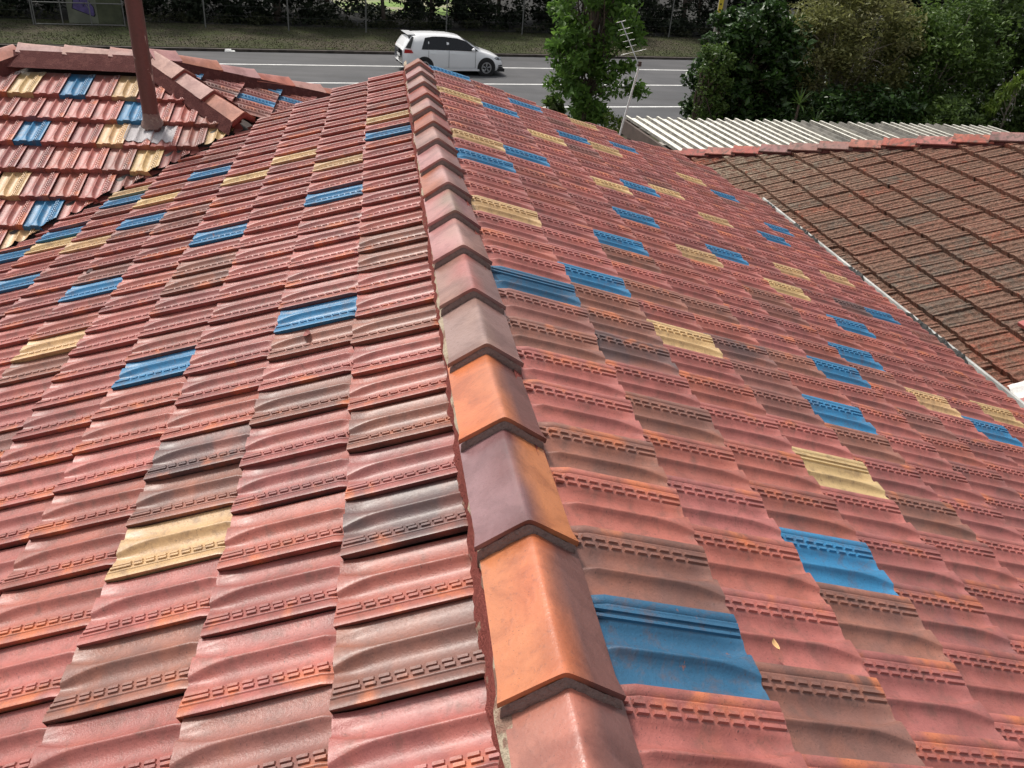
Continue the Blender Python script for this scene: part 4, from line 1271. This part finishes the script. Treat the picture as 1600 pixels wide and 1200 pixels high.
def limbs(base, centres, rad, mat, parent, seed=0, frac=.6, name='trunk', lean=(0, 0, 0), top=None):
    """tapered trunk and limbs reaching into the clumps: ONE mesh"""
    rr = random.Random(seed); mb = MB(); base = Vector(base)
    top = Vector(top) if top is not None else Vector(np.mean(np.array(centres), axis=0))
    pts = [base.lerp(top, t) + Vector((rr.uniform(-.06, .06), rr.uniform(-.06, .06), 0)) * (1 if 0 < t < 1 else 0) for t in (0, .25, .5, .75, 1)]
    mb.tube(pts, [rad, rad * .85, rad * .7, rad * .5, rad * .25], 8)
    for c_ in centres:
        if rr.random() > frac: continue
        t = rr.uniform(.2, .9); p = base.lerp(top, t); c_ = Vector(c_)
        mid = p.lerp(c_, .5) + Vector((rr.uniform(-.15, .15), rr.uniform(-.15, .15), rr.uniform(.0, .2)))
        mb.tube([p, mid, c_], [rad * .4, rad * .25, rad * .08], 6)
    return mb.build(name, mat, parent)

def clumps(n, box_c, box_r, seed, shell=.55):
    rg = np.random.default_rng(seed); out_ = []
    while len(out_) < n:
        d = rg.uniform(-1, 1, 3); l_ = np.linalg.norm(d)
        if l_ > 1 or l_ < shell * rg.random(): continue
        out_.append(np.array(box_c) + d * np.array(box_r))
    return out_

def plant(name, label, cat, base, cs, rad, cnt, size, mat, bark='bark', trunk_r=.06, seed=0, droop=0.0, aspect=2.2, group=None, frac=.6, crown='crown', top=None):
    t = empty(name, base, label, cat, group)
    leaf_cloud(cs, [rad * np.array((1, 1, .8)) * s for s in np.random.default_rng(seed + 5).uniform(.7, 1.3, len(cs))], [cnt] * len(cs), size, mat, crown, t, droop, aspect, seed)
    limbs(base, cs, trunk_r, M[bark], t, seed, frac, top=top)
    return t

gy = GZ
# leafy tree between house and road: wide at the top, narrow below
cs = []
rg = np.random.default_rng(3)
for i in range(150):
    z = rg.uniform(-4.35, 1.3)
    t = (z + 4.4) / 5.0
    wd = .34 + .86 * max(0, min(1, t)) ** .8
    cxx = 4.70 + .18 * t
    cs.append((cxx + rg.uniform(-1, 1) * wd * (1.0 if t > .3 else .8), 21 + rg.uniform(-1, 1) * wd, z))
cs += [(3.75, 20.8, -1.65), (3.95, 20.8, -1.9), (4.0, 20.8, -2.6), (3.85, 20.8, -2.45), (5.9, 20.9, -2.55), (6.1, 20.9, -2.6), (5.75, 20.9, -2.5)]
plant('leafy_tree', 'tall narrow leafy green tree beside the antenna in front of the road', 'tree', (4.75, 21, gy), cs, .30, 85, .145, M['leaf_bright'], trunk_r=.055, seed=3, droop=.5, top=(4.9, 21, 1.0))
plant('broadleaf_shrub', 'small broad-leaved shrub at the left foot of the leafy tree', 'shrub', (4.15, 21.3, gy), [(3.95, 21.2, -3.0), (4.1, 21.2, -3.3), (4.25, 21.3, -3.5), (4.0, 21.4, -3.6)], .22, 60, .24, M['leaf_mid'], trunk_r=.03, seed=8, aspect=1.7)
plant('low_shrub', 'low yellow-green shrub at the left end of the carport', 'shrub', (5.25, 20.2, gy), [(5.25, 20.2, -3.15), (5.45, 20.2, -3.2), (5.35, 20.2, -3.4)], .20, 90, .10, M['leaf_lime'], trunk_r=.03, seed=9)

# shrubbery behind the carport
cs = clumps(170, (8.72, 20.6, -2.2), (1.40, 1.1, 2.0), 21, .4) + clumps(60, (9.0, 20.3, -3.6), (1.5, .9, .9), 22, .3)
plant('dark_shrub', 'big dense dark green shrub behind the carport, next to the road', 'shrub', (8.4, 20.7, gy), cs, .36, 120, .145, M['leaf_dark'], trunk_r=.08, seed=21, aspect=1.9, top=(8.4, 20.7, -1.5))
cs = [(7.50 + .24 * math.sin(i * 1.7), 19.8 + .35 * math.cos(i * 2.3), -4.3 + 2.95 * i / 59) for i in range(60)]
plant('hedge_column', 'clipped lighter green hedge at the left edge of the shrubbery', 'hedge', (7.2, 19.8, gy), cs, .22, 110, .085, M['leaf_hedge'], trunk_r=.06, seed=25, top=(7.2, 19.8, -1.8))
cs = clumps(150, (11.1, 20.4, -1.25), (1.9, 1.1, 1.6), 31, .5)
plant('feathery_shrub', 'olive feathery shrub with pale bare branches above the carport', 'shrub', (10.9, 20.4, gy), cs, .44, 190, .10, M['leaf_olive'], 'bark_pale', .05, 31, aspect=2.8, frac=.5, top=(11.0, 20.2, -.9))
cs = clumps(110, (13.4, 20.0, -1.5), (1.4, 1.0, 1.6), 41, .4)
plant('yellowish_shrub', 'yellow-green leafy shrub right of the feathery one', 'shrub', (13.0, 20.2, gy), cs, .40, 130, .11, M['leaf_hedge'], 'bark_pale', .06, 41, frac=.35)
cs = clumps(130, (16.3, 21.5, -.6), (2.4, 1.4, 2.1), 51, .4)
plant('dark_tree', 'dark green tree filling the top right corner', 'tree', (16.2, 21.8, gy), cs, .6, 150, .13, M['leaf_mid'], 'bark', .10, 51, frac=.25)
cs = [(14.75 - .12 * i, 18.6, -1.25 - .16 * i) for i in range(7)] + [(14.9, 18.6, -1.2), (15.1, 18.7, -1.25)]
plant('lime_creeper', 'lime green drooping foliage at the far right', 'shrub', (14.6, 18.8, gy), cs, .17, 60, .16, M['leaf_lime'], 'bark_pale', .03, 55, droop=1.4, aspect=3.2)
cs = clumps(150, (11.6, 19.2, -3.1), (2.6, .7, 1.15), 61, .2)
plant('low_bush', 'low mixed green bush along the back of the carport', 'bush', (11.6, 19.2, gy), cs, .36, 120, .12, M['leaf_dark'], 'bark', .04, 61, frac=.15)
cs = clumps(80, (13.0, 18.7, -2.9), (1.1, .6, .9), 64, .3)
plant('round_bush', 'round mid-green bush behind the middle of the carport', 'bush', (13.0, 18.7, gy), cs, .30, 120, .11, M['leaf_mid'], 'bark', .04, 64, frac=.2)
cs = clumps(110, (16.0, 19.0, -2.8), (2.2, .9, 1.4), 63, .3)
plant('corner_bush', 'dense green bush beside the right end of the carport', 'bush', (16.0, 19.0, gy), cs, .42, 120, .12, M['leaf_mid'], 'bark_pale', .05, 63, frac=.3)
cs = clumps(110, (11.4, 22.4, -3.2), (2.6, .6, 1.3), 66, .1)
plant('shaded_bush', 'shaded dark bush showing in gaps behind the feathery shrub', 'bush', (11.4, 22.4, gy), cs, .45, 110, .16, M['leaf_dark'], 'bark', .05, 66, frac=.2)
# spiky plants
def spiky(px_, py_, pz_, seed, label):
    rr = random.Random(seed); mb = MB()
    for i in range(26):
        a_ = rr.uniform(0, 2 * math.pi); el_ = rr.uniform(-.5, 1.1); l_ = rr.uniform(.32, .5)
        d = Vector((math.cos(a_) * math.cos(el_), math.sin(a_) * math.cos(el_), math.sin(el_)))
        sd_ = d.cross(Vector((0, 0, 1))).normalized() * .018
        o_ = Vector((px_, py_, pz_)); m_ = o_ + d * l_ * .55 + Vector((0, 0, .03)); e_ = o_ + d * l_
        mb.add([o_ - sd_ * .6, o_ + sd_ * .6, m_ + sd_, m_ - sd_, e_], [(0, 1, 2, 3), (3, 2, 4)])
    t = empty('spiky_plant', (px_, py_, gy), label, 'plant', 'spiky plants in front of the dark shrub')
    mb.build('leaves', M['leaf_hedge'], t)
    MB().tube([(px_, py_, gy), (px_, py_, pz_)], [.05, .03], 7).build('stem', M['bark'], t)
spiky(9.35, 18.9, -2.35, 1, 'upper spiky plant with sword-shaped leaves against the dark shrub')
spiky(9.75, 18.7, -2.70, 2, 'lower spiky plant with sword-shaped leaves just above the carport')

# woodland beyond the fence: the undergrowth reads as one dark mass, the trees are single
rg = np.random.default_rng(90)
cs, cn_ = [], []
for i in range(1150):
    s = rg.uniform(-27, 44); t_ = 9.9 + rg.random() ** 1.3 * 7.5
    p = road_pt(s, t_, 0)
    if -13.9 < p.x < -11.0 and t_ < 11.2: continue
    gap = .9 + (t_ - 10) * .12 < s < 2.5 + (t_ - 10) * .16
    hh = .12 if gap else (1.2 + .6 * math.sin(s * .9) + .5 * math.sin(s * 2.3 + 1))
    cs.append((p.x, p.y, GZ + .1 + rg.random() * max(.12, hh + (t_ - 9.6) * (.0 if gap else .30))))
o = leaf_cloud(cs, [np.array((.55, .55, .42))] * len(cs), [85] * len(cs), .2, M['leaf_forest'], 'undergrowth', None, .1, 2.2, 900)
tag(o, 'dark undergrowth filling the wood behind the wire fence', 'undergrowth', kind='stuff')
cs = [c_ for c_ in ((road_pt(rg.uniform(-26, 30), 9.3 + rg.random() * .8, GZ + .12 + rg.random() * .35)) for _ in range(150)) if not -13.9 < c_[0] < -10.9]
o = leaf_cloud(cs, [np.array((.45, .35, .25))] * len(cs), [60] * len(cs), .13, M['leaf_scrub'], 'weeds', None, .1, 2.6, 901)
tag(o, 'brownish weeds along the foot of the wire fence', 'weeds', kind='stuff')
spots = []
for i in range(28):
    s = -25 + 2.45 * i + rg.uniform(-.6, .6)
    t_ = 11.6 + (i % 3) * 1.9 + rg.uniform(-.4, .4)
    if .8 < s < 3.6: t_ = 10.9
    spots.append((s, t_))
ORD = ['first', 'second', 'third', 'fourth', 'fifth', 'sixth', 'seventh', 'eighth', 'ninth', 'tenth', 'eleventh', 'twelfth', 'thirteenth', 'fourteenth', 'fifteenth', 'sixteenth', 'seventeenth', 'eighteenth', 'nineteenth', 'twentieth', 'twenty-first', 'twenty-second', 'twenty-third', 'twenty-fourth', 'twenty-fifth', 'twenty-sixth', 'twenty-seventh', 'twenty-eighth', 'twenty-ninth', 'thirtieth']
spots = [q for q in spots]
spots.sort(key=lambda q: projected(road_pt(q[0], q[1], GZ))[0])
for i, (s, t_) in enumerate(spots):
    p = road_pt(s, t_, GZ + .08)
    px_ = projected(p)[0]
    nth = sum(1 for q in spots[:i] if projected(road_pt(q[0], q[1], GZ))[0] > 0)
    lab = ('dark tree of the wood beyond the fence, %s trunk from the left' % ORD[nth]) if 0 < px_ < 1083 else ('dark woodland tree standing left of the gate' if px_ <= 0 else 'dark woodland tree standing beyond the power pole')
    t = empty('woodland_tree', p, lab, 'tree', 'trees of the wood across the road')
    hgt = rg.uniform(6, 8); rd = rg.uniform(.09, .2)
    cc = [np.array((p.x, p.y, GZ + hgt * .66)) + rg.uniform(-1, 1, 3) * np.array((2.2, 2.2, 1.9)) for _ in range(30)]
    leaf_cloud(cc, [np.array((.95, .95, .7))] * len(cc), [100] * len(cc), .36, M['leaf_forest'], 'crown', t, .2, 2.0, 500 + i)
    limbs(p, cc, rd, M['bark'], t, 500 + i, .3, top=(p.x + rg.uniform(-.4, .4), p.y, GZ + hgt * .75))

# grass on the far verge: short blades nobody could count
n = 26000
rg = np.random.default_rng(77)
s = rg.uniform(-24, 26, n); tt = 2.98 + (rg.random(n) ** 1.0) * 6.6
P = np.array(RO)[None, :] + np.outer(s, np.array(re_)) + np.outer(tt, np.array(rn_)); P[:, 2] = GZ + .118
h = rg.uniform(.02, .06, n) * np.where(tt < 5.5, 1.1, .7)
a_ = rg.uniform(0, 6.28, n); dx = np.stack([np.cos(a_), np.sin(a_), 0 * a_], 1) * .022
tip = P + np.stack([rg.normal(0, .03, n), rg.normal(0, .03, n), h], 1)
V = np.stack([P - dx, P + dx, tip], 1).reshape(-1, 3)
me = bpy.data.meshes.new('grass'); me.vertices.add(3 * n); me.vertices.foreach_set('co', V.ravel())
me.loops.add(3 * n); me.loops.foreach_set('vertex_index', np.arange(3 * n).astype(np.int32))
me.polygons.add(n); me.polygons.foreach_set('loop_start', (np.arange(n) * 3).astype(np.int32)); me.update(calc_edges=True)
a = me.attributes.new('lv', 'FLOAT', 'POINT'); a.data.foreach_set('value', np.repeat(rg.random(n), 3))
me.materials.append(M['leaf_scrub'])
go = bpy.data.objects.new('grass', me); C.objects.link(go); tag(go, 'short dull grass on the verge beyond the road', 'grass', kind='stuff')

# fallen leaves and a chip on the tiles
def fallen(pos, nrm, upv, size, col, label, seed):
    rr = random.Random(seed); V = []
    x_ = upv.cross(nrm)
    pos = Vector(pos)
    for i in range(9):
        t = i / 8; wdt = math.sin(math.pi * t) ** .8 * .28 * size
        c_ = pos + x_ * (t - .5) * size + nrm * (.003 + .10 * size * (2 * t - 1) ** 2)
        V += [c_ + upv * wdt + nrm * .08 * size, c_, c_ - upv * wdt + nrm * .08 * size]
    F = []
    for i in range(8):
        for j in range(2): F.append((i * 3 + j, i * 3 + j + 1, (i + 1) * 3 + j + 1, (i + 1) * 3 + j))
    o = MB().add(V, F, True).build('fallen_leaf', simple('dry_leaf', col, .7, 0, .3, 30))
    tag(o, label, 'leaf')
fallen(Lp(.630, 2.815, -.020), NL, UPL, .05, (.22, .06, .05), 'small reddish leaf on the tile below the bigger blue tile left of the ridge', 1)
fallen(Lp(2.05, 4.56, -.020), NL, UPL, .07, (.05, .02, .018), 'dark curled leaf lying on the left roof slope', 2)
fallen(Rp(.535, 1.13, -.004), NR, UPR, .03, (.62, .36, .16), 'pale yellow leaf beside the big dark blue tile', 3)
